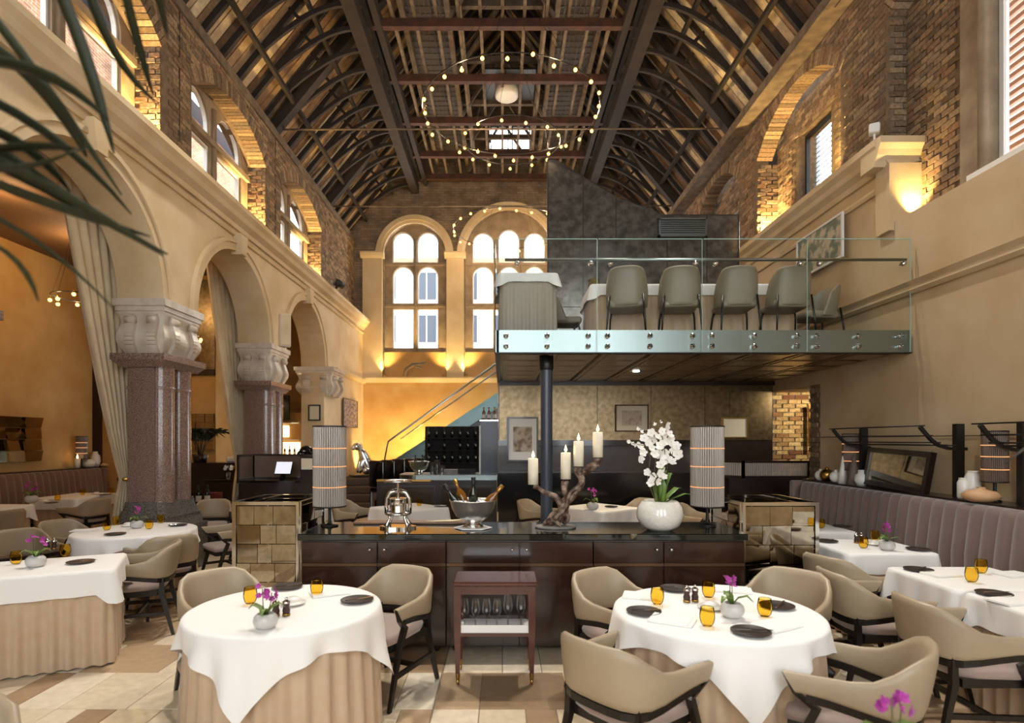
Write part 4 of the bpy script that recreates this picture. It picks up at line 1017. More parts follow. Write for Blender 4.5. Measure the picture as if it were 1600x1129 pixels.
# counter: three cabinets under one worktop
CY, CX0, CX1, CZ = 4.8, -1.66, 2.0, .985
wt = tag(MB().bbox((CX0-.02, CY-.03, CZ-.055), (CX1+.02, CY+.68, CZ), .006).build('worktop', M['marble']), 'long polished black-green marble worktop of the central counter', 'worktop')
seams = [(-1.66,-1.03,-.465),(-.465,.14,.75),(.75,1.33,2.0)]
for i, (a, b, c) in enumerate(seams):
    t = thing('counter_cabinet', 'dark mahogany counter cabinet, %s' % ('left of the three, nearest the left mirrored screen','middle of the three, behind the drinks trolley','right of the three, under the orchid')[i], 'cabinet', (0, CY, 0), group='counter cabinets')
    MB().box((a+.003, .022, .05), (c-.003, .64, CZ-.056)).build('body', M['espresso'], t)
    for x0, x1, kn in ((a, b, b-.06), (b, c, b+.06)):
        f = MB().bbox((x0+.004, 0, .74), (x1-.004, .022, CZ-.07), .003).build('drawer_front', M['mahog'], t)
        MB().lathe([(0,-.03),(.012,-.028),(.015,-.018),(.01,-.008),(.006,0)], 12).xf(Matrix.Translation((kn, 0, .855)) @ Matrix.Rotation(R(90), 4, 'X') @ Matrix.Scale(-1, 4, (0,0,1))).build('knob', M['silver'], f)
        MB().box((x0+.004, -.004, .715), (x1-.004, .02, .74)).build('band', M['band'], t)
        MB().bbox((x0+.004, 0, .06), (x1-.004, .022, .713), .003).build('door', M['mahog'], t)
    for x in (a+.08, c-.08):
        for y in (.06, .55): MB().lathe([(0,0),(.022,.005),(.025,.022),(.02,.05)], 10, (x, y, 0)).build('caster', M['iron'], t)
# mirrored screens at either end
def screen(cx0, cx1, y0, y1, label, h=1.2):
    t = thing('mirrored_screen', label, 'screen', (0, 0, 0), group='mirrored screens beside the counter')
    rr = random.Random(int(abs(cx0)*100))
    def face(p, q):
        p = Vector(p); q = Vector(q); w_ = (q-p).length; d = (q-p)/w_; nn = Vector((d.y, -d.x))
        def pt(u, z, o): v = p+d*u+nn*o; return (v.x, v.y, z)
        for (u0, u1, z0, z1) in ((0,w_,h-.03,h),(0,w_,.1,.13),(0,.025,.13,h-.03),(w_-.025,w_,.13,h-.03)):
            MB().add([pt(u, z, o) for o in (-.018, .018) for u, z in ((u0,z0),(u1,z0),(u1,z1),(u0,z1))], [(0,1,2,3),(7,6,5,4),(0,4,5,1),(1,5,6,2),(2,6,7,3),(3,7,4,0)]).build('frame_bar', M['chrome'], t)
        for j in range(6):
            z0 = .135+j*(h-.17)/6; z1 = z0+(h-.17)/6-.006; u = .028; row = 0
            k = max(1, round((w_-.056)/.2)); cuts = [0]+sorted(rr.uniform(.2,.8) if k == 1 else (i+1)/k+rr.uniform(-.1,.1) for i in range(k-1))+[1]
            for i in range(len(cuts)-1):
                a = .028+cuts[i]*(w_-.056); b = .028+cuts[i+1]*(w_-.056)-.005
                tl = [rr.uniform(-.004,.004) for _ in range(2)]
                MB().add([pt(a, z0, .008+tl[0]), pt(b, z0, .008+tl[1]), pt(b, z1, .008-tl[0]), pt(a, z1, .008-tl[1])]+[pt(u_, z_, -.006) for u_, z_ in ((a,z0),(b,z0),(b,z1),(a,z1))], [(0,1,2,3),(7,6,5,4),(0,4,5,1),(1,5,6,2),(2,6,7,3),(3,7,4,0)]).build('mirror_tile', M['mirror'], t)
    MB().box((cx0+.03, y0+.03, 0), (cx1-.03, y1-.03, .12)).build('plinth', M['espresso'], t)
    face((cx0, y0), (cx1, y0)); face((cx1, y0), (cx1, y1)); face((cx1, y1), (cx0, y1)); face((cx0, y1), (cx0, y0))
    return t
screen(-2.42, -1.83, 5.25, 5.95, 'mirror-tiled chrome screen box at the left end of the counter')
screen(2.14, 2.81, 5.2, 5.95, 'mirror-tiled chrome screen box at the right end of the counter')
# drinks trolley
tr = thing('drinks_trolley', 'red mahogany side trolley on brass casters with a glass shelf', 'trolley', (-.06, 4.13, 0))
MB().bbox((-.29,.0,.715),(.31,.36,.745), .006).build('top', M['mahog_r'], tr)
MB().box((-.25,.03,.65),(.26,.05,.715)).build('apron', M['mahog_r'], tr)
MB().box((-.26,.31,.42),(.27,.33,.715)).build('back_panel', M['espresso'], tr)
MB().box((-.26,.03,.35),(.27,.33,.375)).build('shelf', M['mahog_r'], tr)
for x in (-.26,.27):
    for y in (.045,.32):
        m = MB(); rw = [[(x+a*w_, y+b*w_, z) for a, b in ((-1,-1),(1,-1),(1,1),(-1,1))] for z, w_ in ((.085,.015),(.4,.024),(.715,.026))]; m.grid(rw, False, True); m.build('leg', M['mahog_r'], tr)
        MB().lathe([(.014,.045),(.016,.06),(.016,.085)], 10, (x, y, 0)).lathe([(0,-.01),(.022,-.01),(.024,0),(.022,.01),(0,.01)], 12, (0,0,0)).xf(Matrix.Translation((x, y+.006, .024)) @ Matrix.Rotation(R(90), 4, 'Y'), 30).build('caster', M['brass'], tr)
MB().box((-.25,.04,.375),(.26,.32,.39)).box((-.25,.036,.375),(.26,.042,.43)).build('white_liner', M['cloth'], tr)
gl = MB().lathe([(0,0),(.03,.001),(.03,.003),(.005,.008),(.004,.07),(.012,.078),(.03,.1),(.034,.125),(.03,.165),(.026,.19)], 18)
glm = gl.mesh('wine_glass', M['clear'])
xs_ = [-.215,-.135,-.055,.02,.1,.195]
for k, x in enumerate(xs_):
    o = tag(link('wine_glass', glm, None, (-.06+x, 4.13+.11, .392)), 'stemmed wine glass on the trolley shelf, %s from the left in the front row' % ('first','second','third','fourth','fifth','sixth')[k], 'wine glass', 'wine glasses on the trolley')
    o.scale = (1.15,1.15,1.3) if k > 3 else (1.08,1.08,1.08)
# balcony furniture
rect_table(.31, 7.45, .72, .8, 0, 'white tablecloth on the small balcony table at the left corner', 'grey undercloth of the small balcony table at the left corner', .12, 51, 3.78, 'skirt_g', ZD+.0, 'grey balcony undercloths')
rect_table(2.5, 7.95, 2.7, .8, 0, 'white tablecloth on the long balcony table', 'beige undercloth of the long balcony table', .16, 52, 3.78, 'skirt', ZD+.0, 'grey balcony undercloths')
def tub():
    t = thing('tub_chair', 'tub chair', 'chair', group='shell chairs on the balcony')
    rows = []
    for j in range(9):
        s = j/8; z = .38+.46*s; row = []
        for k in range(25):
            v = k/12-1; a = v*1.45; sgn = 1 if v >= 0 else -1                   # wraps round the sitter from side to side
            hw = .235+.015*sin(pi*s)-.012*s
            x = hw*sgn*min(1, abs(sin(a))**.75); y = -.02-.2*max(0, cos(a))**.6-.09*s*max(0, cos(a))+.12*(abs(v)**4)*(1-s)
            dz = (.03*v*v+.26*max(0, abs(v)-.6)**1.2/.4**.2)*s
            row.append((x, y, z-dz))
        rows.append(row)
    for j in range(0):
        s = j/8; z = .38+.46*s; row = []
        for k in range(17):
            a = -pi+pi*k/16; wr = .215+.035*sin(pi*min(1,s*1.1))-.03*s*s
            cut = 1-.0*s; x = wr*cos(a)*1.02; y = .2*sin(a)*(1)-.06-.06*s
            top = z-(.22*(abs(cos(a))**3))*s
            row.append((x, y, top))
        rows.append(row)
    MB().grid(rows, True).build('shell', M['leather_d'], t, solid=.035, sub=1)
    MB().bbox((-.22,-.22,.36),(.22,.24,.46), .04, 3).build('seat', M['leather_d'], t)
    for x in (-1, 1):
        for y0, y1 in ((-.27,-.3), (.2,.26)):
            MB().tube([(x*.2, y0*.9, .5 if y0 < 0 else .37), (x*.215, y0, .3), (x*.235, y1, .0)], [.013,.013,.009], 8).build('leg', M['blackwood'], t)
    return proto(t)
TB = tub()
for i, px in enumerate((979, 1060, 1146, 1226)):
    x = P(px, 0, 7.3).x; put(TB, 'grey shell chair on the balcony seen from behind, %s from the left' % ('first','second','third','fourth')[i], (x, 7.28, ZD+.002-.02), R(-14+4*i), 'shell chairs on the balcony')
put(TB, 'grey shell chair at the right end of the long balcony table', (4.22, 7.9, ZD-.018), R(95), 'shell chairs on the balcony')
put(TB, 'grey shell chair between the two balcony tables', (.86, 8.25, ZD-.018), R(-90), 'shell chairs on the balcony')
# ---------------------------------------------------------------- tableware
def on(px, py, z=TZ+.004):
    """point on a horizontal surface of height z under a photo pixel"""
    d = (H-z)*F/(py-688); return Vector(((px-785)*d/F, d, z))
gm_ = MB().lathe([(0,.004),(.024,.004),(.034,.02),(.04,.045),(.04,.065),(.035,.1),(.033,.104),(.032,.1),(.037,.065),(.037,.045),(.031,.022),(.02,.012),(0,.012)], 24).mesh('tumbler', M['amber'])
def tumbler(px, py, where):
    tag(link('tumbler', gm_, None, on(px, py)), 'amber glass tumbler '+where, 'glass', 'amber tumblers')
pl_ = MB().lathe([(0,.004),(.07,.004),(.082,.006),(.098,.012),(.1,.013),(.1,.016),(.095,.015),(.082,.009),(0,.008)], 32).mesh('plate', M['plate'])
kn_ = MB().bbox((-.1,-.004,.0),(-.02,.004,.006), .002).add([(-.02,-.004,.002),(.08,-.009,.003),(.1,0,.003),(.08,.006,.003),(-.02,.004,.002)], [(0,1,2,3,4)]).mesh('butter_knife', M['silver'])
def plate(px, py, where, knife=True, rz=.6):
    p = on(px, py)
    tag(link('side_plate', pl_, None, p), 'dark brown side plate '+where, 'plate', 'dark side plates')
    if knife: tag(link('butter_knife', kn_, None, p+Vector((.02,-.0,.017)), rz), 'butter knife on plate '+where, 'knife', 'butter knives')
np_ = MB().bbox((-.12,-.08,0),(.12,.08,.008), .003).bbox((-.118,-.078,.008),(.1,.08,.014), .003).mesh('napkin', M['cloth'])
def napkin(px, py, where, rz=.3): tag(link('napkin', np_, None, on(px, py), rz), 'folded white linen napkin '+where, 'napkin', 'folded napkins')
def mill():
    t = thing('mill', 'mill', 'mill', group='salt and pepper mills')
    MB().lathe([(0,0),(.022,0),(.022,.012),(.019,.014)], 16).build('foot', M['brass'], t)
    MB().lathe([(.019,.014),(.022,.03),(.016,.05),(.02,.064),(.02,.07)], 16).build('body', mat('mill_wood', '3a2018', .35), t)
    MB().lathe([(.021,.07),(.021,.078),(.012,.088),(.006,.09),(.006,.094),(.009,.1),(0,.106)], 16).build('cap', M['silver'], t)
    return proto(t)
ML = mill()
def mills(px, py, where, dx=.055):
    p = on(px, py); put(ML, 'left of the pair of mills '+where, p); put(ML, 'right of the pair of mills '+where, p+Vector((dx, .012, 0)))
dish = MB().lathe([(0,.003),(.055,.003),(.07,.01),(.075,.016),(.07,.018),(.055,.014),(.05,.03),(.03,.045),(0,.05)], 24).mesh('butter_dish', M['ceramic'])
def bdish(px, py, where): tag(link('butter_dish', dish, None, on(px, py)), 'white domed butter dish '+where, 'dish', 'butter dishes')
def petal_flower(r, m, n=5, cup=.25):
    mb = MB()
    for k in range(n):
        a = 2*pi*k/n+.3; w_ = r*(.8 if k % 2 else .62)
        loop = [(0,0),(.35,-.55),(.7,-.62),(.95,-.3),(1,0),(.95,.3),(.7,.62),(.35,.55)]
        vs = []
        for u, v in loop:
            x = u*r; y = v*w_; z = cup*r*(u*u)
            vs.append((x*cos(a)-y*sin(a), x*sin(a)+y*cos(a), z))
        mb.add(vs+[(.6*r*cos(a), .6*r*sin(a), cup*r*.05)], [(i, (i+1)%8, 8) for i in range(8)], True)
    mb.ball((0,0,.01), r*.16, 6)
    return mb.mesh('blossom', m)
FW = petal_flower(.042, M['petal_w']); FM = petal_flower(.017, M['petal_m']); FB = petal_flower(.024, M['petal_w'], 4, .9)
def leaf(pts, w_, m, parent, nm='leaf'):
    pts = [Vector(p) for p in pts]; n = len(pts); mb = MB(); rows = []
    for i, p in enumerate(pts):
        d = (pts[min(i+1,n-1)]-pts[max(i-1,0)]).normalized(); sd_ = d.cross(Vector((0,0,1)))
        if sd_.length < .05: sd_ = Vector((1,0,0))
        sd_.normalize(); u = i/(n-1); hw = w_*max(.04, sin(pi*min(1, .12+u*.86))**.8)
        up = sd_.cross(d)
        rows.append([p-sd_*hw+up*hw*.25, p, p+sd_*hw+up*hw*.25])
    mb.grid(rows, True); return mb.build(nm, m, parent, solid=.002)
def mini_orchid(loc, label, rz=0, s=1.0, seed=0):
    t = thing('orchid_pot', label, 'orchid', loc, rz, 'small magenta orchids'); t.scale = (s, s, s); rr = random.Random(seed)
    MB().lathe([(0,0),(.035,0),(.055,.018),(.061,.04),(.055,.062),(.04,.076),(.034,.076),(.044,.06),(.0,.055)], 24).build('pot', M['ceramic_g'], t)
    for a in (2.6, .4, 4.6):
        c, s_ = cos(a), sin(a); leaf([(0,0,.065),(.03*c,.03*s_,.1),(.07*c,.07*s_,.115),(.1*c,.1*s_,.09)], .02, M['leaf'], t)
    for k, (dx, dy, h) in enumerate(((-.015,0,.2),(.028,.01,.175))):
        MB().tube([(dx*.3,dy,.06),(dx*.8,dy,.12),(dx,dy,h)], .0025, 5).build('stem', M['stem'], t)
        for j in range(5):
            o = link('blossom', FM, t, (dx+rr.uniform(-.028,.028), dy+rr.uniform(-.02,.02), h+rr.uniform(-.035,.025)))
            o.rotation_euler = (R(60+rr.uniform(-40,40)), rr.uniform(-.6,.6), rr.uniform(-1.2,1.2))
    return t
W1 = 'on the front left round table'
tumbler(391, 943, W1+', beside the small orchid'); tumbler(495, 930, W1+', nearest the counter')
plate(449, 918, W1+', behind the orchid'); plate(558, 939, W1+', before the right chair'); bdish(458, 944, W1); mills(431, 962, W1)
napkin(515, 927, W1+', behind the glass', .5); mini_orchid(on(415, 981), 'small magenta orchid in a grey pot on the front left round table', .3, 1.05, 1)
W2 = 'on the front right round table'
tumbler(1027, 944, W2+', at the left'); tumbler(1107, 933, W2+', farthest from the camera'); tumbler(1105, 978, W2+', nearest the camera'); tumbler(1195, 963, W2+', at the right')
plate(1006, 957, W2+', at the left edge', True, .1); plate(1055, 921, W2+', at the back', True, -.5); plate(1173, 989, W2+', at the front', True, -.1); plate(1214, 948, W2+', at the right edge', True, .9)
napkin(1050, 970, W2+', beside the left plate', -.5); napkin(1213, 978, W2+', beside the front plate', .5); napkin(1145, 922, W2+', at the back', -.3); napkin(1003, 932, W2+', at the back left', -.3)
bdish(1110, 951, W2); mills(1073, 940, W2); mini_orchid(on(1144, 964), 'small magenta orchid in a grey pot on the front right round table', 1.2, 1.1, 2)
W3 = 'on the left edge table'
tumbler(25, 881, W3+', at the left'); tumbler(102, 869, W3+', at the right'); plate(126, 879, W3+', at the right end'); plate(4, 872, W3+', at the far left'); mills(74, 858, W3)
mini_orchid(on(56, 885), 'small magenta orchid in a white pot on the left edge table', .8, 1.15, 3)
W4 = 'on the round table before the column'
tumbler(167, 828, W4+', nearest the camera'); tumbler(182, 820, W4+', second from the left'); tumbler(233, 826, W4+', right of the orchid'); tumbler(251, 817, W4+', farthest right')
plate(180, 835, W4+', at the front'); plate(278, 821, W4+', at the right'); napkin(132, 829, W4+', at the left'); bdish(200, 822, W4); mini_orchid(on(214, 825), 'small magenta orchid on the round table before the column', 2, 1.15, 4)
W5 = 'on the third banquette table from the camera'
tumbler(1349, 856, W5+', in front'); tumbler(1367, 845, W5+', behind'); plate(1435, 859, W5); bdish(1366, 851, W5); mills(1338, 848, W5)
mini_orchid(on(1386, 859), 'small dark orchid in a white pot on the third banquette table from the camera', 1, 1.1, 5); plate(1292, 846, 'at the left of the third banquette table from the camera')
plate(1316, 823, 'on the fourth banquette table from the camera'); tumbler(1283, 825, 'on the fourth banquette table from the camera')
W6 = 'on the second banquette table from the camera'
tumbler(1533, 895, W6+', at the back'); tumbler(1518, 909, W6+', in front'); plate(1435, 891, W6+', at the far corner'); plate(1553, 929, 'on the banquette table nearest the camera', True, .1); napkin(1472, 898, W6, .2); napkin(1580, 940, 'on the banquette table nearest the camera', .2); napkin(1585, 898, W6+', by the banquette', .2)
W7 = 'on the table behind the silver press'
tumbler(655, 790, W7); plate(688, 791, W7); bdish(618, 793, W7)
W8 = 'on the table behind the candle holder'
tumbler(920, 792, W8); plate(955, 792, W8); mini_orchid(on(926, 796), 'small magenta orchid on the table behind the candle holder', .5, 1.4, 6)
W9 = 'on the nearer aisle table'
tumbler(90, 782, W9); bdish(69, 784, W9); plate(80, 786, W9); mini_orchid(on(49, 785), 'small magenta orchid on the nearer aisle table', .5, 1.5, 7)
W10 = 'on the farther aisle table'
tumbler(129, 773, W10+', at the left'); tumbler(174, 771, W10+', at the right'); bdish(151, 772, W10); plate(165, 773, W10)
tumbler(398, 779, 'on the table hidden behind the left mirrored screen')
# a table just below the frame whose orchid reaches into view
round_table(1.25, 1.5, .5, 1.3, R(40), 'white tablecloth of the table below the lower right corner', 'beige undercloth of the table below the lower right corner', 61)
mini_orchid((1.19, 1.76, TZ+.004), 'magenta orchid reaching up at the bottom edge on the right', .2, 1.1, 8)
chair(-1.92, 1.82, -1.6, .9, 'taupe armchair just entering the lower left corner', G)
# ---------------------------------------------------------------- on the counter
LY = 5.22
def ribbed_lamp(name, label, loc, r, h, stem, dark=False, base=True):
    t = thing(name, label, 'lamp', loc, 0, 'ribbed glass lamps')
    MB().lathe([(0,0),(.075*r/.14,0),(.075*r/.14,.012),(.03,.02),(.018,.03)], 20).build('base', M['iron'], t)
    MB().lathe([(.014,.02),(.014,stem)], 10).build('stem', M['iron'], t)
    MB().lathe([(0,stem-.012),(r+.006,stem-.012),(r+.006,stem),(0,stem)], 32).build('lower_ring', M['iron'], t)
    MB().lathe([(r-.012,stem+h),(r+.006,stem+h),(r+.006,stem+h+.012),(r-.012,stem+h+.012)], 32).build('upper_ring', M['iron'], t)
    rods = MB(); n = 44
    for k in range(n):
        a = 2*pi*k/n; rr_ = r*pi/n*.94; rods.lathe([(rr_,stem),(rr_,stem+h)], 6, (r*.96*cos(a), r*.96*sin(a), 0))
    o = rods.build('ribbed_shade', M['rod_b'] if dark else M['rod'], t); o['kind'] = 'stuff'
    core = MB().lathe([(.05,stem),(.05,stem+h)], 12).build('core', mat('lamp_core', 'b59a86', .6), t)
    for q in (.24, .5, .73): MB().lathe([(r+.0035,stem+h*q-.004),(r+.005,stem+h*q),(r+.0035,stem+h*q+.004)], 28).build('glow_ring', M['glow'], t)
    return t
ribbed_lamp('ribbed_lamp', 'ribbed glass lamp at the left end of the counter', (P(515,0,LY).x, LY, CZ), .142, .7, .185)
ribbed_lamp('ribbed_lamp', 'ribbed glass lamp at the right end of the counter', (P(1105,0,LY).x, LY, CZ), .142, .7, .185)
# silver press
pr = thing('silver_press', 'ornate silver duck press with a round hand wheel on the counter', 'press', (P(622,0,5.1).x, 5.1, CZ))
MB().prism([((.14+.012*cos(6*a))*cos(a)*1.05, (.12+.012*cos(6*a))*sin(a)) for a in [2*pi*k/48 for k in range(48)]], lambda u, v, t: (u, v, t), 0, .02).build('tray', M['silver'], pr)
for a in (.6, 2.54, 3.74, 5.68): MB().tube([(.115*cos(a),.1*sin(a),.02),(.1*cos(a),.09*sin(a),.05),(.075*cos(a),.07*sin(a),.09),(.085*cos(a),.075*sin(a),.125)], [.022,.014,.012,.018], 8).build('leg', M['silver'], pr)
MB().lathe([(0,.12),(.11,.12),(.115,.13),(.1,.14),(.075,.145)], 28).build('platform', M['silver'], pr)
MB().lathe([(.075,.14),(.078,.15),(.072,.16),(.072,.25),(.078,.26),(.07,.265),(0,.255)], 28).build('cylinder', M['silver'], pr)
for s_ in (-1, 1): MB().tube([(s_*.098,0,.13),(s_*.105,0,.2),(s_*.098,0,.26),(s_*.07,0,.31),(s_*.0,0,.33)], [.02,.016,.016,.018,.02], 10).build('yoke', M['silver'], pr)
MB().lathe([(.012,.24),(.012,.4)], 10).build('screw', M['silver'], pr)
w_ = MB().lathe([(.1,.405),(.118,.4),(.12,.41),(.118,.42),(.1,.415)], 32).build('wheel', M['silver'], pr)
for a in (0, 1.05, 2.1): MB().beam((-.11*cos(a),-.11*sin(a),.41),(.11*cos(a),.11*sin(a),.41),.02,.012).build('spoke', M['silver'], w_)
tag(MB().bbox((-1.36, 5.3, CZ+.001),(-.26, 5.46, CZ+.02), .004).build('serving_board', mat('board', '5a3a22', .4)), 'long flat wooden board behind the silver press on the counter', 'board')
kn2 = tag(MB().add([(-.2,0,.0),(.05,-.012,.004),(.2,.02,.02),(.05,.03,.01)], [(0,1,2,3)]).build('serving_napkin', M['curtain'], None, solid=.004), 'beige folded cloth lying on the wooden board beside the press', 'cloth'); kn2.location = (-.5, 5.34, CZ+.026)
# wine cooler
cxk = P(739,0,5.08).x
tag(MB().lathe([(0,.001),(.15,.001),(.17,.006),(.168,.01),(0,.008)], 6, (cxk, 5.08, CZ)).build('napkin_mat', M['cloth'], None), 'white napkin mat under the silver wine cooler', 'mat')
wc = bowl('wine_cooler', 'large footed silver wine cooler full of ice on the counter', (cxk, 5.08, CZ+.012), .205, 'wine cooler', 'silver_f')
ic = MB(); ri = random.Random(4)
for k in range(46):
    a = ri.uniform(0, 6.28); q = .17*sqrt(ri.random()); s_ = ri.uniform(.016,.03); n0 = len(ic.v)
    ic.cbox((0,0,0), (s_*1.3,s_*1.3,s_)); ic.xf(Matrix.Translation((q*cos(a), q*sin(a), .195+ri.uniform(0,.045)-q*.08)) @ Matrix.Rotation(ri.uniform(0,3), 4, (ri.random(),ri.random(),1)), n0)
io = ic.build('ice', M['ice'], wc); io['kind'] = 'stuff'
for (dx, dy, tx, ty, m, nm) in ((-.07,-.02,.12,-.62,'bottle','leaning left in the wine cooler'), (-.05,.08,-.2,-.42,'bottle_a','with a pale capsule at the back left of the wine cooler'), (.005,-.08,.18,.02,'bottle','standing upright at the front of the wine cooler'), (.07,.0,.1,.66,'bottle_a','leaning right in the wine cooler')):
    b = bottle('champagne_bottle', 'wine bottle '+nm, (cxk+dx, 5.08+dy, CZ+.075), .37, .042, m, 'bottles in the wine cooler', (tx, ty, 0), False)
    b.location = (cxk+dx*.45, 5.08+dy*.6, CZ+.085)
# candle holder of vine root
CD = 5.13
def Q(px, py, dy=0): v = P(px, py, CD); v.y += dy; return v
vr = thing('root_candelabrum', 'gnarled vine root candle holder on a slate disc on the counter', 'candle holder', (P(868,0,CD).x, CD, CZ))
L0 = Vector(vr.location)
def T_(pts): return [p-L0 for p in pts]
MB().lathe([(0,0),(.178,0),(.182,.008),(.178,.018),(0,.02)], 24).xf(Matrix.Scale(.75, 4, (0,1,0))).build('slate_disc', M['slate'], vr)
rt_ = MB()
rt_.tube(T_([Q(850,818),Q(866,812,-.02),Q(884,804,.03),Q(876,790,0),Q(893,776,.02),Q(906,762,0),Q(911,748,-.02),Q(902,738,0),Q(904,729,0)]), [.03,.05,.06,.055,.045,.034,.032,.036,.045], 10)
rt_.tube(T_([Q(880,820,.03),Q(890,806,-.03),Q(872,796,-.03),Q(862,805,.02),Q(857,818,0)]), [.03,.04,.035,.035,.03], 9)
rt_.tube(T_([Q(880,792,0),Q(872,780,-.02),Q(868,773,0),Q(856,772,.01),Q(846,766,0),Q(838,759,0),Q(833,757.5,0)]), [.04,.03,.026,.024,.02,.022,.04], 9)
rt_.tube(T_([Q(888,780,.01),Q(881,768,0),Q(882,757,.01),Q(884,749,0)]), [.035,.028,.03,.045], 9)
rt_.tube(T_([Q(908,752,0),Q(906,740,.03),Q(918,736,.02),Q(928,728,0),Q(934,720,0),Q(934,715,0)]), [.03,.03,.034,.03,.034,.048], 9)
rt_.tube(T_([Q(862,815,-.05),Q(872,800,-.06),Q(888,790,-.04),Q(884,776,-.03),Q(896,764,-.03),Q(914,752,-.03),Q(908,740,-.03)]), [.02,.028,.03,.022,.024,.02,.02], 8)
rt_.tube(T_([Q(878,822,-.07),Q(860,806,-.05),Q(852,816,-.02),Q(846,821,-.03)]), [.02,.03,.024,.012], 8)
rt_.tube(T_([Q(912,736,-.02),Q(924,722,-.03),Q(938,727,.0)]), [.022,.03,.014], 8)
ri = random.Random(5)
rt_.v = [(x+ri.uniform(-.006,.006), y+ri.uniform(-.006,.006), z+ri.uniform(-.005,.005)) for x, y, z in rt_.v]
rt_.build('vine_root', M['bark'], vr, sub=1)
for k, (px, y0, y1) in enumerate(((833,716,756.5),(884,707,748),(904,689,728),(934,675,714))):
    b = Q(px, y1); h = (y1-y0)*CD/F
    t = thing('pillar_candle', 'lit ivory pillar candle on the root holder, %s' % ('lowest, at the left','second from the left','second from the right','highest, at the right')[k], 'candle', b, 0, 'pillar candles')
    MB().lathe([(0,0),(.045,0),(.046,h*.5),(.044,h),(.036,h+.002),(.03,h-.006),(0,h-.008)], 24).build('wax', M['wax'], t)
    MB().tube([(0,0,h-.008),(0,0,h+.012)], .002, 5).build('wick', M['iron'], t)
    MB().lathe([(0,h+.006),(.009,h+.016),(.011,h+.026),(.006,h+.046),(0,h+.068)], 10).build('flame', M['flame'], t)
# white orchid
OY = 4.98; ox = P(1031,0,OY).x
wo = thing('white_orchid', 'tall white orchid in a round crackle-white bowl on the counter', 'orchid', (ox, OY, CZ))
MB().lathe([(0,0),(.1,0),(.16,.04),(.193,.1),(.198,.14),(.185,.2),(.155,.245),(.14,.255),(.132,.25),(.16,.21),(.15,.2),(0,.2)], 40).build('bowl', M['ceramic_c'], wo)
ri = random.Random(9)
for a, l, h in ((2.7,.1,.3),(3.4,.06,.26),(1.2,.06,.33),(.2,.09,.28),(5.2,.04,.3),(4.4,.05,.22),(0.1,.26,.09),(.5,.22,.14),(4.9,.13,-.05),(2.2,.07,.24)):
    c, s_ = cos(a), sin(a); leaf([(0.03*c,.03*s_,.22),(.03*c+l*.35*c,.35*l*s_,.22+h*.55),(l*.75*c+.03*c,l*.75*s_,.22+h*.95),((l+.03)*c,(l+.03)*s_,.22+h*.9)], .035 if h > .1 else .03, M['leaf'], wo)
stems = [((-.03,0,.22),(-.06,0,.42),(-.04,-.01,.62),(-.08,-.02,.72),(-.2,-.03,.74)), ((0,0,.22),(0,.02,.45),(.02,.02,.66),(-.02,0,.76),(-.1,-.01,.8)), ((.04,0,.22),(.07,.02,.45),(.09,0,.66),(.06,-.02,.8),(.02,-.03,.82)), ((.05,.02,.22),(.11,.03,.46),(.12,.02,.62),(.16,0,.72),(.14,-.03,.62)), ((-.01,-.03,.22),(-.02,-.05,.4),(-.05,-.06,.5),(-.08,-.07,.52),(0,-.08,.44))]
for q in stems: MB().tube([Vector(q[0]).lerp(Vector(q[1]), .5*k)-Vector((.02*k,0,0)) for k in range(2)]+[Vector(p)-Vector((.045,0,0)) for p in q[1:]], .004, 5).build('stem', M['stem'], wo)
def bl(x, y, z, s_=1.0, me=FW):
    o = link('blossom', me, wo, (x-.045, y, z)); o.rotation_euler = (R(78+ri.uniform(-28,28)), ri.uniform(-.5,.5), ri.uniform(-.7,.7)); o.scale = (s_,)*3
for x, z in ((-.13,.72),(-.09,.66),(-.07,.75),(-.04,.7),(-.1,.79),(-.02,.78),(-.05,.83),(.02,.8),(.06,.84),(.1,.82),(.03,.72),(.08,.75),(.13,.76),(.0,.66),(.05,.66),(.1,.66),(.15,.68),(.18,.64),(.09,.6),(.14,.59),(-.13,.6),(.04,.57),(.17,.73),(.11,.88),(.06,.79)):
    bl(x+ri.uniform(-.012,.012), ri.uniform(-.06,.03), z+ri.uniform(-.01,.01), ri.uniform(.9,1.15))
for x, z in ((-.08,.5),(-.03,.46),(.01,.42),(.03,.49),(-.05,.41),(.06,.46)): bl(x, -.08+ri.uniform(-.02,.02), z, ri.uniform(.75,1))
for x, z in ((-.2,.74),(-.22,.75),(-.24,.76),(-.17,.73),(-.12,.84),(.0,.9),(.04,.92),(-.15,.86)): bl(x, -.03, z, .75, FB)
# ---------------------------------------------------------------- right wall: racks, lamps, ornaments on the shelf
SZ = 1.181
def rack(y0, y1, label):
    t = thing('luggage_rack', label, 'rack', (0,0,0))
    for y in (y0, y1):
        MB().box((4.58, y-.03, SZ), (4.66, y+.03, 1.92)).build('post', M['iron'], t)
        pts = [(4.7,1.665),(4.62,1.665),(4.52,1.67),(4.42,1.7),(4.34,1.76),(4.27,1.84),(4.23,1.89)]
        m = MB()
        for a, b in zip(pts[:-1], pts[1:]): m.beam((a[0], y, a[1]), (b[0], y, b[1]), .03, .035, (0,1,0))
        m.build('bracket', M['iron'], t)
    for x, z in ((4.24,1.9),(4.32,1.8),(4.4,1.73),(4.47,1.705),(4.56,1.7)): MB().tube([(x, y0-.05, z), (x, y1+.1, z)], .008, 6).build('rod', M['iron'], t)
    return t
rack(5.9, 7.45, 'black iron luggage rack on the right wall above the leaning frame'); rack(3.6, 5.16, 'black iron luggage rack at the right edge of the picture')
def dl_(px): return 4.58*F/(px-785)
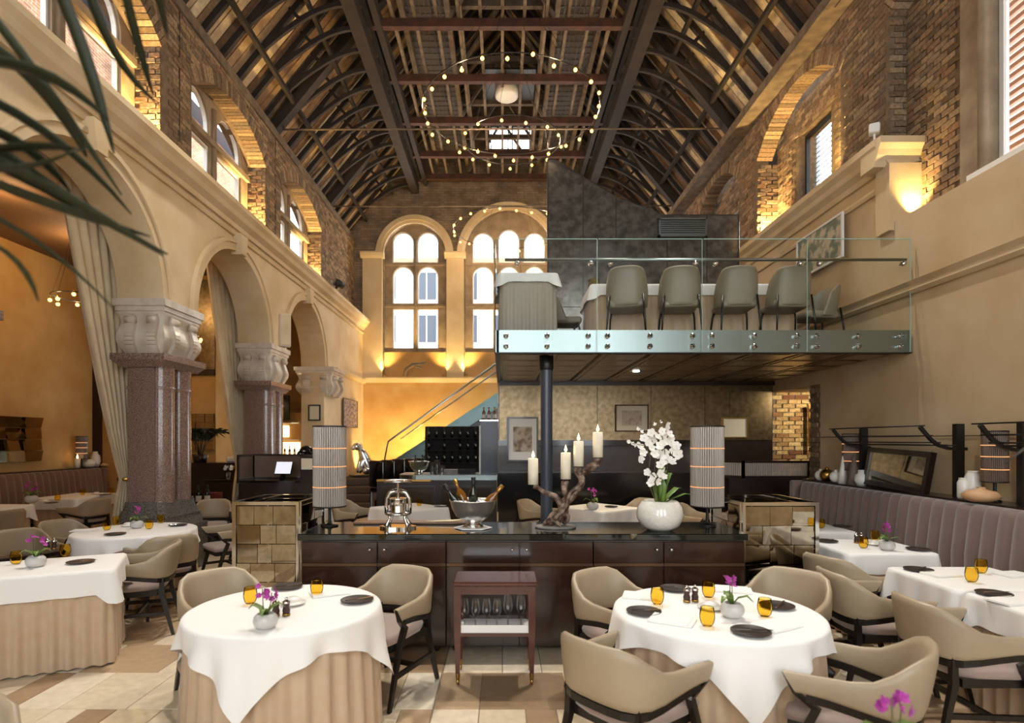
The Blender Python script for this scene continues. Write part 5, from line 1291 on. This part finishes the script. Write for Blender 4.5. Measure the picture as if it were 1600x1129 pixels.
for px, l in ((1551, 'smoked ribbed lamp on the right shelf between the racks'), (1327, 'smoked ribbed lamp on the right shelf beside the cone vases')):
    y = 4.58*F/(px-785); ribbed_lamp('shelf_lamp', l, (4.6, y, SZ), .1, .46, .19, True)
fr = thing('leaning_frame', 'dark wooden frame with a brown landscape print leaning on the right shelf', 'picture', (4.5, 6.72, SZ))
fr.rotation_euler = (R(2), R(9), R(-3))
f = MB()
for q in ((-.58,0,.58,.06),(-.58,.4,.58,.46),(-.58,.06,-.52,.4),(.52,.06,.58,.4)): f.box((-.03,q[0],q[1]+.01),(.03,q[2],q[3]+.01))
f.build('frame', M['espresso'], fr); MB().box((-.012,-.52,.07),(.012,.52,.41)).build('mirror_print', M['mirror'], fr)
def vase(px, prof, m, label, n=28, x=4.56):
    y = x*F/(px-785); return tag(MB().lathe(prof, n, (0,0,0)).build('vase', M[m], None, loc=(x, y, SZ)), label, 'vase', 'vases on the right shelf')
vase(1506, [(0,0),(.05,0),(.055,.02),(.055,.16),(.045,.18),(.04,.2),(.046,.205),(.038,.205),(.036,.18),(0,.17)], 'ceramic', 'shorter white bottle vase on the right shelf', x=4.5)
vase(1520, [(0,0),(.06,0),(.066,.02),(.066,.22),(.05,.25),(.045,.27),(.052,.275),(.043,.275),(.04,.25),(0,.24)], 'ceramic', 'taller white bottle vase on the right shelf')
vase(1533, [(0,0),(.09,0),(.14,.03),(.155,.06),(.12,.095),(.04,.115),(.03,.13),(.036,.135),(.028,.13),(0,.1)], 'terra', 'flat peach vase on the right shelf', x=4.48)
vase(1317, [(0,0),(.06,0),(.05,.1),(.01,.36),(0,.37)], 'ceramic', 'tall white cone on the right shelf', x=4.5); vase(1334, [(0,0),(.085,0),(.07,.12),(.012,.36),(0,.37)], 'taupe_c', 'tall taupe cone on the right shelf', x=4.5)
vase(1346, [(0,0),(.05,0),(.085,.07),(.07,.14),(.045,.16),(.04,.2),(.03,.2),(0,.15)], 'ceramic', 'small round white vase beside the leaning frame', x=4.52)
for px, r, m, l in ((1282,.075,'ceramic','left white ball ornament at the far end of the right shelf'),(1292,.09,'brass','silvery gold ball ornament at the far end of the right shelf'),(1306,.08,'ceramic','right white ball ornament at the far end of the right shelf')):
    x = 4.5; y = x*F/(px-785)
    if y > 8.5: y = 8.5
    tag(MB().ball((0,0,r), r, 20).lathe([(r*.3,1.95*r),(r*.25,2.15*r),(r*.34,2.2*r)], 12).build('ball_vase', M[m], None, loc=((px-785)*y/F, y, SZ)), l, 'ornament', 'ball ornaments on the right shelf')
tag(MB().tube([(4.74, 2.4, 1.80),(4.74, 8.65, 1.80)], .004, 5).build('picture_wire', M['iron']), 'thin dark wire running along the right wall behind the racks', 'wire')
# ---------------------------------------------------------------- left: curtains, aisle, reception
def curtain(px0, y0, label, xt, d, ztop, seed=0, flip=1):
    """curtain hung inside the arch and drawn back to a tie"""
    t = thing('curtain', label, 'curtain', (xt, d, 0)); n = 90; rows = []; rr = random.Random(seed)
    for j in range(26):
        u = j/25; z = ztop*(1-u)+.55*u
        if z > 1.25: q = (ztop-z)/(ztop-1.25); wd = .62*(1-q)**.85+.13; off = -.42*(1-q)**.9
        else: q = (1.25-z)/.7; wd = .13+.16*sin(min(1,q)*pi/2); off = 0
        row = []
        for k in range(n):
            s_ = k/(n-1)-.5; w_ = .035*(1 if wd > .3 else .55+wd)*cos(s_*2*pi*8)
            row.append((w_+off*.18, (s_*wd*2+off)*flip, z))
        rows.append(row)
    MB().grid(rows).build('drape', M['curtain'], t, solid=.006)
    MB().lathe([(.11,1.22),(.125,1.24),(.11,1.27)], 16).build('tie_back', M['brass'], t)
    return t
curtain(0, 0, 'long cream curtain tied back beside the nearest granite column', -4.98, 7.72, 4.9, 1)
curtain(0, 0, 'long cream curtain tied back beside the middle column', -4.98, 11.05, 4.9, 2)
am = thing('tiled_mirror', 'wall mirror of faceted square tiles above the aisle banquette', 'mirror', (-8.95, 9.2, 1.36))
for i in range(5):
    for j in range(4):
        rr = random.Random(i*7+j); a, b = rr.uniform(.0,.09), rr.uniform(.0,.09)
        MB().add([(a,i*.42-.0,j*.21),(b,i*.42+.41,j*.21),(.06-a,i*.42+.41,j*.21+.2),(.06-b,i*.42,j*.21+.2)]+[(-.04,i*.42+p,j*.21+q) for p, q in ((0,0),(.41,0),(.41,.2),(0,.2))], [(0,1,2,3),(0,4,5,1),(1,5,6,2),(2,6,7,3),(3,7,4,0)]).build('mirror_tile', M['mirror_c'], am)
y = 8.75*F/(785-127); ribbed_lamp('shelf_lamp', 'smoked ribbed lamp on the aisle shelf beside a candle', (-8.85, y+.15, SZ), .1, .46, .19, True)
cn = thing('pillar_candle', 'lit candle on the aisle shelf beside the smoked lamp', 'candle', (-8.8, 8.8*F/(785-121), SZ)); MB().lathe([(0,0),(.05,0),(.05,.2),(0,.195)], 20).build('wax', M['wax'], cn); MB().lathe([(0,.2),(.012,.22),(.006,.25),(0,.28)], 10).build('flame', M['flame'], cn)
for px, r, h, l, x in ((139,.13,.17,'round white vase on the aisle shelf',-8.82),(149,.1,.33,'taller white jar vase on the aisle shelf',-8.86),(163,.13,.07,'low peach dish on the aisle shelf',-8.84)):
    tag(MB().lathe([(0,0),(r*.6,0),(r,h*.35),(r*.9,h*.7),(r*.45,h*.9),(r*.5,h),(r*.4,h),(0,h*.8)], 24).build('vase', M['terra'] if 'peach' in l else M['ceramic'], None, loc=(x, -x*F/(785-px), SZ)), l, 'vase', 'vases on the aisle shelf')
# service shelf with bottles and books behind the column, plant, back mirror
ss = thing('service_cabinet', 'tall dark service cabinet under the potted palm beyond the nearest column', 'cabinet', (-5.6, 11.9, 0))
MB().box((-.9,-.1,0),(.6,.45,1.3)).build('body', M['espresso'], ss); s2 = thing('service_shelf', 'low dark service shelf carrying wine bottles beyond the nearest column', 'shelf', (-5.2, 10.1, 0)); MB().box((-.35,-.35,.62),(.35,.35,.66)).build('top', M['marble'], s2); MB().box((-.3,-.3,0),(.3,.3,.62)).build('body', M['espresso'], s2)
for k, px in enumerate((297, 308, 319)):
    d = 9.9; bottle('red_wine_bottle', '%s of three red wine bottles on the service shelf' % ('left','middle','right')[k], (P(px,0,d).x, d+.05*k, .661), .33, .045, 'bottle', 'red wine bottles on the service shelf')
    bpy.data.objects
bkm = MB().bbox((-.11,-.08,0),(.11,.08,.03), .004).mesh('book', M['red'])
for k in range(6): tag(link('book', bkm, None, (P(335,0,10.2).x, 10.2, .662+.0305*k), .1*(k % 2)), 'red book in the stack beside the wine bottles, %s from the bottom' % ('first','second','third','fourth','fifth','sixth')[k], 'book', 'stack of red books')
def palm(name, label, loc, fronds, h, parent_m='palm', spread=.5, n=13, seed=0, ll=.2, lw=.012):
    t = thing(name, label, 'palm', loc); rr = random.Random(seed)
    for i in range(fronds):
        a = 2*pi*i/fronds+rr.uniform(-.3,.3); e = spread*rr.uniform(.6,1.1); c, s_ = cos(a), sin(a)
        pts = [Vector((c*e*u, s_*e*u, h*(u**.7)*(1.15-.45*u*u)*rr.uniform(.97,1.03))) for u in [k/6 for k in range(7)]]
        m = MB().tube(pts, [.006*(1-.8*k/6) for k in range(7)], 5)
        for k in range(n):
            u = .3+.7*k/n; q = u*6; i0 = min(5, int(q)); p = pts[i0].lerp(pts[i0+1], q-i0); d = (pts[i0+1]-pts[i0]).normalized(); sd2 = d.cross(Vector((0,0,1))); sd2.normalize()
            for sg in (-1, 1):
                tip = p+d*ll*.6+sd2*sg*ll*.8*(1-.4*u)+Vector((0,0,-.12*ll)); md = p.lerp(tip, .5)+Vector((0,0,.1*ll)); wv = d*lw
                m.add([p, md-wv, tip, md+wv], [(0,1,2),(0,2,3)])
        m.build('frond', M[parent_m], t)
    return t
pp = palm('potted_palm', 'small potted palm on the service cabinet before the aisle mirror', (-6.2, 11.95, 1.32), 15, .85, spread=.45, seed=3, ll=.26, lw=.016)
MB().lathe([(0,-.02),(.12,-.02),(.16,.15),(.14,.15),(0,.1)], 18).build('pot', M['espresso'], pp)
bm_r = thing('tiled_mirror', 'small faceted tile mirror on the aisle end wall behind the palm', 'mirror', (-6.95, 12.84, 1.55))
for i in range(3):
    for j in range(4): MB().box((i*.2,-.02+.01*((i+j)%2),j*.2),(i*.2+.19,.04,j*.2+.19)).build('mirror_tile', M['mirror_c'], bm_r)
mr = tag(MB().bbox((-.22,-.2,0),(.22,.2,.12), .03).build('menu_stack', M['white'], None, loc=(-5.42, 12.05, 1.301)), 'pale fluted box of menus on the service cabinet', 'box')
# reception desk
RD = 9.6
rd = thing('reception_desk', 'dark reception desk with glazed screen panels and a tablet', 'desk', (P(425,0,RD).x, RD, 0))
MB().box((-.55,0,0),(.5,.6,1.05)).build('body', M['espresso'], rd)
MB().box((-.55,.02,1.05),(.5,.6,1.09)).build('desk_top', M['black'], rd)
for a, b in (((-.56,.0),(-.56,.6)),((-.56,.6),(.5,.6))):
    fm = MB(); p = Vector((a[0],a[1],0)); q = Vector((b[0],b[1],0))
    for z in (1.1, 1.5): fm.beam(p+Vector((0,0,z)), q+Vector((0,0,z)), .03, .03)
    for e in (p, q): fm.beam(e+Vector((0,0,1.05)), e+Vector((0,0,1.515)), .03, .03)
    f0 = fm.build('screen_frame', M['espresso'], rd); MB().add([p+Vector((0,0,1.1)),q+Vector((0,0,1.1)),q+Vector((0,0,1.5)),p+Vector((0,0,1.5))], [(0,1,2,3)]).build('screen_pane', M['rod_b'], f0)
MB().box((.5,-.1,0),(.72,.6,1.5)).build('side_pillar', M['espresso'], rd); MB().box((.52,-.11,1.28),(.7,-.1,1.46)).build('notice', M['paper'], rd)
tbt = thing('tablet', 'lit till tablet standing on the reception desk', 'tablet', (P(432,0,RD).x, RD+.2, 1.091)); tbt.rotation_euler = (R(-22), 0, R(-8))
MB().bbox((-.15,0,.1),(.15,.02,.33), .006).build('case', M['black'], tbt); MB().box((-.14,-.002,.11),(.14,0,.32)).build('screen', M['screen'], tbt); MB().box((-.03,.0,-.0),(.03,.06,.12)).build('stand', M['black'], tbt)
fl = thing('flower_vase', 'glass of white flowers on the dark sideboard left of the reception desk', 'vase', (P(357,0,11.4).x, 11.4, 1.001)); MB().lathe([(0,0),(.04,0),(.045,.13),(.04,.13),(0,.01)], 14).build('glass', M['clear'], fl)
for k in range(6): o = link('blossom', FW, fl, (.06*cos(k), .06*sin(k), .2+.03*(k % 2))); o.rotation_euler = (R(70), 0, k)
sdb = thing('sideboard', 'dark sideboard between the columns left of the reception desk', 'sideboard', (P(352,0,11.45).x, 11.45, 0)); MB().bbox((-.3,-.2,0),(.3,.3,.97), .01).build('body', M['espresso'], sdb); MB().bbox((-.32,-.22,.97),(.32,.3,1.0), .006).build('top', M['black'], sdb)
# sculptures
def sculpt(name, label, loc, m, s, rz=0):
    t = thing(name, label, 'sculpture', loc, rz); b = MB()
    b.tube([(0,.12,.0),(0,.1,.14),(0,.02,.34),(0,-.04,.5),(0,-.1,.6)], [.15,.17,.14,.1,.08], 12)
    b.ball((0,-.16,.64), .1, 12, (.85,1.25,.9)); b.tube([(0,-.2,.63),(0,-.32,.58)], [.07,.045], 10)
    for sx in (-1, 1):
        b.tube([(sx*.09,-.04,.42),(sx*.1,-.1,.22),(sx*.09,-.14,.02)], [.06,.045,.05], 8); b.tube([(sx*.13,.1,.16),(sx*.17,-.04,.14),(sx*.15,-.06,.02)], [.08,.06,.05], 8); b.tube([(sx*.07,-.12,.7),(sx*.1,-.1,.62)], [.025,.03], 6)
    b.build('figure', M[m], t, sub=1); MB().bbox((-.24,-.3,-.03),(.24,.3,.0), .01).build('base', M['iron'], t); t.scale = (s,)*3; return t
sc1 = sculpt('silver_sculpture', 'shiny silver crouching figure sculpture at the top of the steps', (P(558,0,15.9).x+.2, 15.9, .82), 'silver', 1.2, R(-60))
kn = sculpt('black_sculpture', 'black glossy figure sculpture behind the left ribbed lamp', (P(494,0,10.95).x, 10.95, .75), 'black', 1.25, R(-40))
pdst = tag(MB().bbox((-.25,-.25,0),(.25,.25,.71), .01).build('pedestal', M['espresso'], None, loc=(P(494,0,10.95).x, 10.95, 0)), 'dark pedestal under the black sculpture', 'pedestal')
ds = thing('display_shelf', 'lit bar display shelf glimpsed through the far arch', 'shelf', (-5.85, 15.6, 0))
MB().box((-.5,.1,0),(.5,.3,2.5)).build('back', M['plaster_g'], ds)
for z in (1.3, 1.75, 2.2): MB().box((-.45,-.15,z),(.45,.12,z+.03)).build('shelf', M['white'], ds)
MB().box((-.4,.08,1.36),(.4,.1,1.7)).box((-.4,.08,1.85),(.1,.1,2.15)).build('lit_back', emis('lit_shelf', (1,.75,.4), 5), ds)
MB().box((-.5,-.2,2.3),(.2,-.1,2.95)).build('black_panel', M['black'], ds)
for k in range(6): bottle('display_bottle', 'bottle on the lit display shelf, %s from the left' % ('first','second','third','fourth','fifth','sixth')[k], (-6.2+.13*k, 15.55, 1.331), .28, .035, 'bottle_a' if k % 2 else 'bottle', 'bottles on the lit display shelf')
# desk at the back right
rk = thing('waiter_station', 'dark waiter station with a ribbed glass screen at the back right', 'desk', (P(1200,0,9.32).x, 9.32, 0))
MB().box((-.62,0,0),(.62,.5,1.15)).build('body', M['espresso'], rk)
fm = MB()
for a, b in (((-.64,.3),(-.4,0)),((-.4,0),(.64,0))):
    p = Vector((*a,0)); q = Vector((*b,0)); f1 = MB()
    for z in (1.17, 1.41): f1.beam(p+Vector((0,0,z)), q+Vector((0,0,z)), .035, .035)
    for e in (p, q): f1.beam(e+Vector((0,0,1.15)), e+Vector((0,0,1.428)), .04, .04)
    o = f1.build('screen_frame', M['espresso'], rk); n = int((q-p).length/.03); g = MB()
    for k in range(n): c0 = p.lerp(q, (k+.5)/n); g.lathe([(.013,1.18),(.013,1.4)], 6, (c0.x, c0.y, 0))
    g.build('ribbed_pane', M['rod'], o)
MB().box((.3,-.6,0),(.64,0,1.1)).build('side_cabinet', M['mahog'], rk)
# ---------------------------------------------------------------- pictures and fittings
def picture(name, label, loc, w_, h, art, frame='espresso', rz=0, mount='paper', fw=.03):
    t = thing(name, label, 'picture', loc, rz); f = MB()
    for q in ((-w_/2,-h/2,w_/2,-h/2+fw),(-w_/2,h/2-fw,w_/2,h/2),(-w_/2,-h/2+fw,-w_/2+fw,h/2-fw),(w_/2-fw,-h/2+fw,w_/2,h/2-fw)): f.box((q[0],-.03,q[1]),(q[2],.0,q[3]))
    f.build('frame', M[frame], t); MB().box((-w_/2+fw,-.012,-h/2+fw),(w_/2-fw,0,h/2-fw)).build('mount', M[mount], t)
    if art: MB().box((-w_*.3,-.015,-h*.28),(w_*.3,-.012,h*.28)).build('print', art, t)
    return t
a1 = mat('sketch_print', 'c9bca6', .8, c2='8a7866', scale=7, detail=10, lo=.45, hi=.6); a2 = mat('faint_print', 'c8b9a5', .8, c2='b09a88', scale=9, lo=.5, hi=.62)
a3 = mat('silver_abstract', 'b9a89a', .6, c2='5d5668', scale=14, detail=10, lo=.42, hi=.58); a4 = mat('figure_painting', '77806f', .7, c2='cbbda4', scale=6, detail=8, lo=.44, hi=.56)
def pxpic(name, label, x0, y0, x1, y1, d, art, frame, **k):
    p = P((x0+x1)/2, (y0+y1)/2, d); return picture(name, label, p, (x1-x0)*d/F, (y1-y0)*d/F, art, frame, **k)
pxpic('framed_print', 'framed drawing left of the steel column on the mirror wall', 792, 651, 841, 721, 10.1, a1, 'espresso', mount='white')
pxpic('framed_print', 'small brown framed print in the middle of the mirror wall', 961, 632, 1013, 674, 10.21, a2, 'wood_red', fw=.02)
pxpic('framed_print', 'small cream framed print on the mirror wall right of the lamp', 1128, 652, 1168, 684, 10.21, None, 'brass', fw=.02)
picture('canvas_picture', 'silvery abstract picture on the left wall beside the end wall', (XL+.04, 16.3, P(0,645,16.0).z), 1.5, .78, None, 'wood_grey', R(90), 'paper', .02)
MB().box((-.72,-.014,-.36),(.72,-.0125,.36)).build('print', a3, [o for o in bpy.data.objects if o.name.startswith('canvas_picture')][0])
pxpic('framed_notice', 'small black framed notice on the far pier of the arcade', 482, 632, 501, 657, 14.05, None, 'iron')
pc = picture('painting', 'pale framed figure painting on the right wall above the balcony', (XR-.07, 8.6, 4.58), 1.25, .62, None, 'white', R(-90), 'paper', .03)
MB().box((-.59,-.016,-.28),(.59,-.013,.28)).build('print', a4, pc)
yl = tag(MB().box((-.03,-.02,-.35),(.03,.02,.35)).build('picture_edge', M['brass'], None, loc=P(1266,664,10.15)), 'narrow gilt frame edge on the blue wall of the side hall', 'picture')
def speaker(label, loc, rz, s=1.0):
    t = thing('loudspeaker', label, 'speaker', loc, rz, 'wall loudspeakers'); MB().bbox((-.1*s,-.08,-.3*s),(.1*s,.08,.3*s), .02, 2).build('cabinet', M['paper'], t); MB().bbox((-.085*s,-.095,-.28*s),(.085*s,-.08,.28*s), .01).build('grille', M['curtain'], t); MB().box((-.02,.08,-.05),(.02,.14,.05)).build('bracket', M['iron'], t)
speaker('cream loudspeaker above the middle column capital', P(445,516,10.6), R(25)); speaker('cream loudspeaker in the corner of the end wall', P(555,569,17.7), R(20), 1.15)
ps = thing('projector_spot', 'black spotlight on the left cornice near the end wall', 'spotlight', P(530,443,13.9), R(-40)); MB().lathe([(0,-.1),(.09,-.1),(.09,.12),(0,.12)], 14).xf(Matrix.Rotation(R(80), 4, 'X')).build('can', M['iron'], ps); MB().box((-.12,-.03,-.1),(-.1,.03,.1)).build('bracket', M['iron'], ps)
ws = thing('cornice_spot', 'small white spotlight on the right cornice end', 'spotlight', (XR-.12, 7.25, 5.56), R(60)); MB().bbox((-.07,-.06,0),(.07,.06,.12), .02, 2).build('head', M['white'], ws); MB().box((-.012,-.012,-.12),(.012,.012,.0)).build('stem', M['white'], ws)
br_ = thing('driftwood', 'curved grey driftwood sculpture on the ledge under the end window', 'sculpture', P(632,590,17.75)); br_.location.z = 3.7
MB().tube([(0,0,0),(.05,0,.22),(.25,0,.36),(.5,0,.38),(.66,.02,.45)], [.05,.06,.06,.045,.02], 8).tube([(.3,0,.34),(.55,.03,.25)], [.04,.02], 8).build('branch', M['wood_grey'], br_)
# balcony lamp and flowers on the long table
gl2 = thing('balcony_lamp', 'small amber glass lamp on the long balcony table', 'lamp', P(928,448,7.9)); gl2.location.z = 3.784; MB().lathe([(0,0),(.07,0),(.08,.06),(.07,.14),(.0,.18)], 20).build('globe', M['amber'], gl2); MB().lathe([(0,0),(.08,0),(.08,.01),(0,.01)], 16).build('base', M['brass'], gl2)
# ---------------------------------------------------------------- chandeliers
blb = MB().ball((0,0,0), .03, 8).mesh('bulb', M['bulb'])
cap_ = MB().lathe([(.012,.02),(.014,.05),(.004,.07)], 8).mesh('bulb_cap', M['brass'])
def chandelier(label, c, r, n, top, seed=0, e=0, wires=6, nl=6):
    t = thing('ring_chandelier', label, 'chandelier', c, 0, 'ring chandeliers'); rr = random.Random(seed)
    ring = [(r*cos(2*pi*k/64), r*sin(2*pi*k/64), .06) for k in range(65)]; MB().tube(ring, .009, 6, False).build('ring', M['iron'], t)
    for k in range(n):
        a = 2*pi*(k+.3)/n; q = rr.uniform(-.05,.05)
        b = link('bulb', blb, t, ((r+q)*cos(a), (r+q)*sin(a), rr.uniform(-.06,.03))); link('bulb_cap', cap_, b)
    for k in range(wires):
        if e and k < nl:
            l = bpy.data.lights.new('bulb_light', 'POINT'); l.energy = e; l.color = (1,.7,.4); l.shadow_soft_size = .03; q = link('bulb_light', l, t, (r*cos(2*pi*(k*n//nl+.3)/n), r*sin(2*pi*(k*n//nl+.3)/n), -.02))
        a = 2*pi*k/wires; MB().tube([(r*cos(a), r*sin(a), .06), (.1*r*cos(a), .1*r*sin(a), top-c[2])], .0035, 4).build('wire', M['iron'], t)
    return t
chandelier('large ring chandelier of amber bulbs in the middle of the roof', (.15, 10.27, 7.5), 1.55, 26, 9.88, 1, 38)
chandelier('smaller ring chandelier hanging just beyond the large one', (.2, 12.1, 7.9), 1.0, 13, 9.88, 2, 32, nl=3)
chandelier('far ring chandelier hanging before the middle end window', (.22, 15.9, 7.45), 1.55, 24, 9.88, 3, 36)
chandelier('small ring chandelier in the left aisle', (-6.95, 9.6, 4.05), .4, 9, 5.4, 4, 5, nl=3)
chandelier('second ring chandelier in the aisle beyond the nearest column', (-6.3, 11.2, 3.7), .45, 9, 5.4, 5, 5, nl=3)
# ---------------------------------------------------------------- palm in the near left corner
np1 = thing('foreground_palm', 'large dark palm whose blurred fronds reach in at the upper left', 'palm', (-1.9, .75, 0))
def frond_leaf(pts, w_):
    leaf([Vector(p)-Vector(np1.location) for p in pts], w_*1.5, M['palm'], np1, 'leaflet')
def bez(p0, p1, p2, n=9): return [p0*(1-u)**2+p1*2*u*(1-u)+p2*u*u for u in [k/(n-1) for k in range(n)]]
for (x0,y0,x1,y1,x2,y2,d0,d2,w_) in ((-120,150,80,320,262,398,1.3,1.6,.03),(-120,210,60,290,255,400,1.25,1.5,.036),(-130,240,60,330,235,370,1.3,1.5,.03),(-120,260,20,225,130,235,1.2,1.4,.02),(-110,120,70,180,205,335,1.3,1.55,.02),(-100,250,40,290,120,232,1.2,1.35,.014),(-80,-60,60,120,190,305,1.4,1.7,.016),(-60,40,90,140,135,245,1.35,1.6,.018),
    (60,-80,130,60,178,240,1.4,1.6,.014),(120,-80,160,100,250,165,1.45,1.7,.01),(180,-80,210,60,240,150,1.4,1.7,.008),(-100,100,60,80,170,190,1.3,1.5,.02),(-120,300,40,340,175,480,1.2,1.45,.010),(-100,360,30,370,60,470,1.2,1.35,.008),(-110,180,30,200,110,300,1.25,1.45,.018),(230,-70,255,20,262,60,1.4,1.6,.006)):
    frond_leaf(bez(P(x0,y0,d0), P(x1,y1,(d0+d2)/2), P(x2,y2,d2)), w_)
MB().tube([(0,0,.3),(.05,.1,1.4),(.1,.35,2.5)], [.05,.035,.02], 8).build('trunk', M['stem'], np1); MB().lathe([(0,0),(.2,0),(.26,.4),(.23,.4),(0,.35)], 24).build('pot', M['espresso'], np1)
np2 = thing('side_palm', 'palm at the right edge whose single leaf tip shows before the rack', 'palm', (2.35, 2.0, 0))
leaf([Vector(p)-Vector(np2.location) for p in bez(P(1700,640,2.2), P(1630,680,2.2), P(1570,725,2.25))], .02, M['palm'], np2, 'leaflet'); leaf([Vector(p)-Vector(np2.location) for p in bez(P(1700,640,2.2), P(1720,690,2.1), P(1740,800,2.1))], .02, M['palm'], np2, 'leaflet')
pb = P(1700,640,2.2)-Vector(np2.location); MB().tube([(0,0,.3),(pb.x*.4,pb.y*.4,1.2),tuple(pb)], [.03,.02,.01], 8).build('trunk', M['stem'], np2); MB().lathe([(0,0),(.15,0),(.2,.35),(.17,.35),(0,.3)], 20).build('pot', M['espresso'], np2)
# ---------------------------------------------------------------- lamps of the place, with unseen spots added for brightness
def uplight(loc, to, e, angle=75, group=True, lab=''):
    t = thing('uplighter', 'small brass uplighter '+lab, 'uplighter', loc, 0, 'uplighters')
    MB().lathe([(0,0),(.035,0),(.035,.07),(.03,.07),(.025,.03),(0,.03)], 14).build('can', M['brass'], t)
    s = spot((loc[0], loc[1], loc[2]+.08), to, e, WARM, angle, .9, .03); return t
for k, yc in enumerate(WY[2:]):
    uplight((XB-.12, yc+1.2, 5.475), (XB-.14, yc+1.36, 7.2), 420, 100, lab='on the left clerestory sill, %s from the camera' % ('first','second','third')[k])
uplight((XRB+.2, 11.0, 5.445), (XRB+.2, 11.2, 7.2), 420, 100, lab='in the arched recess on the right wall')
uplight((XRB+.06, 6.98, 4.405), (XRB+.22, 7.2, 5.8), 75, 100, lab='by the end of the right cornice')
uplight((XRB-.02, 8.6, 5.445), (XRB+.3, 8.9, 7.4), 260, 120, lab='at the near side of the arched recess on the right')
for x, l in ((-3.75+.14, 'at the left of the end window'), (-1.82, 'right of the driftwood'), (-1.1, 'left of the middle end window')): uplight((x, 17.82, 3.705), (x, 18.0, 6.0), 160, 95, lab='on the end wall ledge '+l)
for x, l in ((-3.9,'left'), (-2.6,'middle'), (-1.4,'right')): uplight((x, 16.9 if x < -3.3 else 17.2, .785), (x, 18, 2.4), 130 if x < -3.3 else 240, 150, lab='washing the wall behind the stair, '+l)
# added fill: unseen spots up in the roof that brighten the dining floor
def roof_fill(loc, to, e, ang, lab, col=(1,.93,.84)):
    t = thing('roof_fill_spot', 'added unseen fill spotlight in the roof timbers '+lab, 'spotlight', loc, 0, 'added roof fill spots')
    MB().lathe([(.05,0),(.06,.12),(0,.13)], 12).build('can', M['iron'], t); spot((loc[0], loc[1], loc[2]-.02), to, e, col, ang, .8, .12)
roof_fill((-2.6, 6.6, 9.2), (-1.4, 3.4, .7), 900, 60, 'above the left tables'); roof_fill((2.6, 6.6, 9.2), (1.3, 3.4, .7), 900, 60, 'above the right tables')
roof_fill((-2.6, 7.5, 9.2), (-3.8, 6.0, .7), 700, 60, 'above the arcade tables'); roof_fill((2.6, 7.5, 9.2), (3.6, 5.0, .7), 700, 60, 'above the banquette')
roof_fill((0, 7.8, 9.6), (.2, 5.2, .9), 500, 50, 'above the counter')
for (x, y, e) in ((-7.2, 8.5, 34), (-7.6, 10.4, 30)):
    l = bpy.data.lights.new('aisle_light', 'POINT'); l.energy = e; l.color = (1,.66,.32); l.shadow_soft_size = .05; o = bpy.data.objects.new('aisle_light', l); C.objects.link(o); o.location = (x, y, 5.0)
for (x, y) in ((1.95, 8.5),): spot((x, y, ZU-.06), (x, y+.6, 0), 120, (1,.8,.55), 120, .8, .05)
spot((-5.85, 15.2, 2.9), (-5.85, 15.5, 1.2), 60, (1,.75,.4), 120)
spot((5.5, 9.3, 2.58), (5.1, 10.3, 1.6), 70, (1,.86,.6), 130, .8, .05)  # unseen ceiling spot, added to brighten the hall bricks
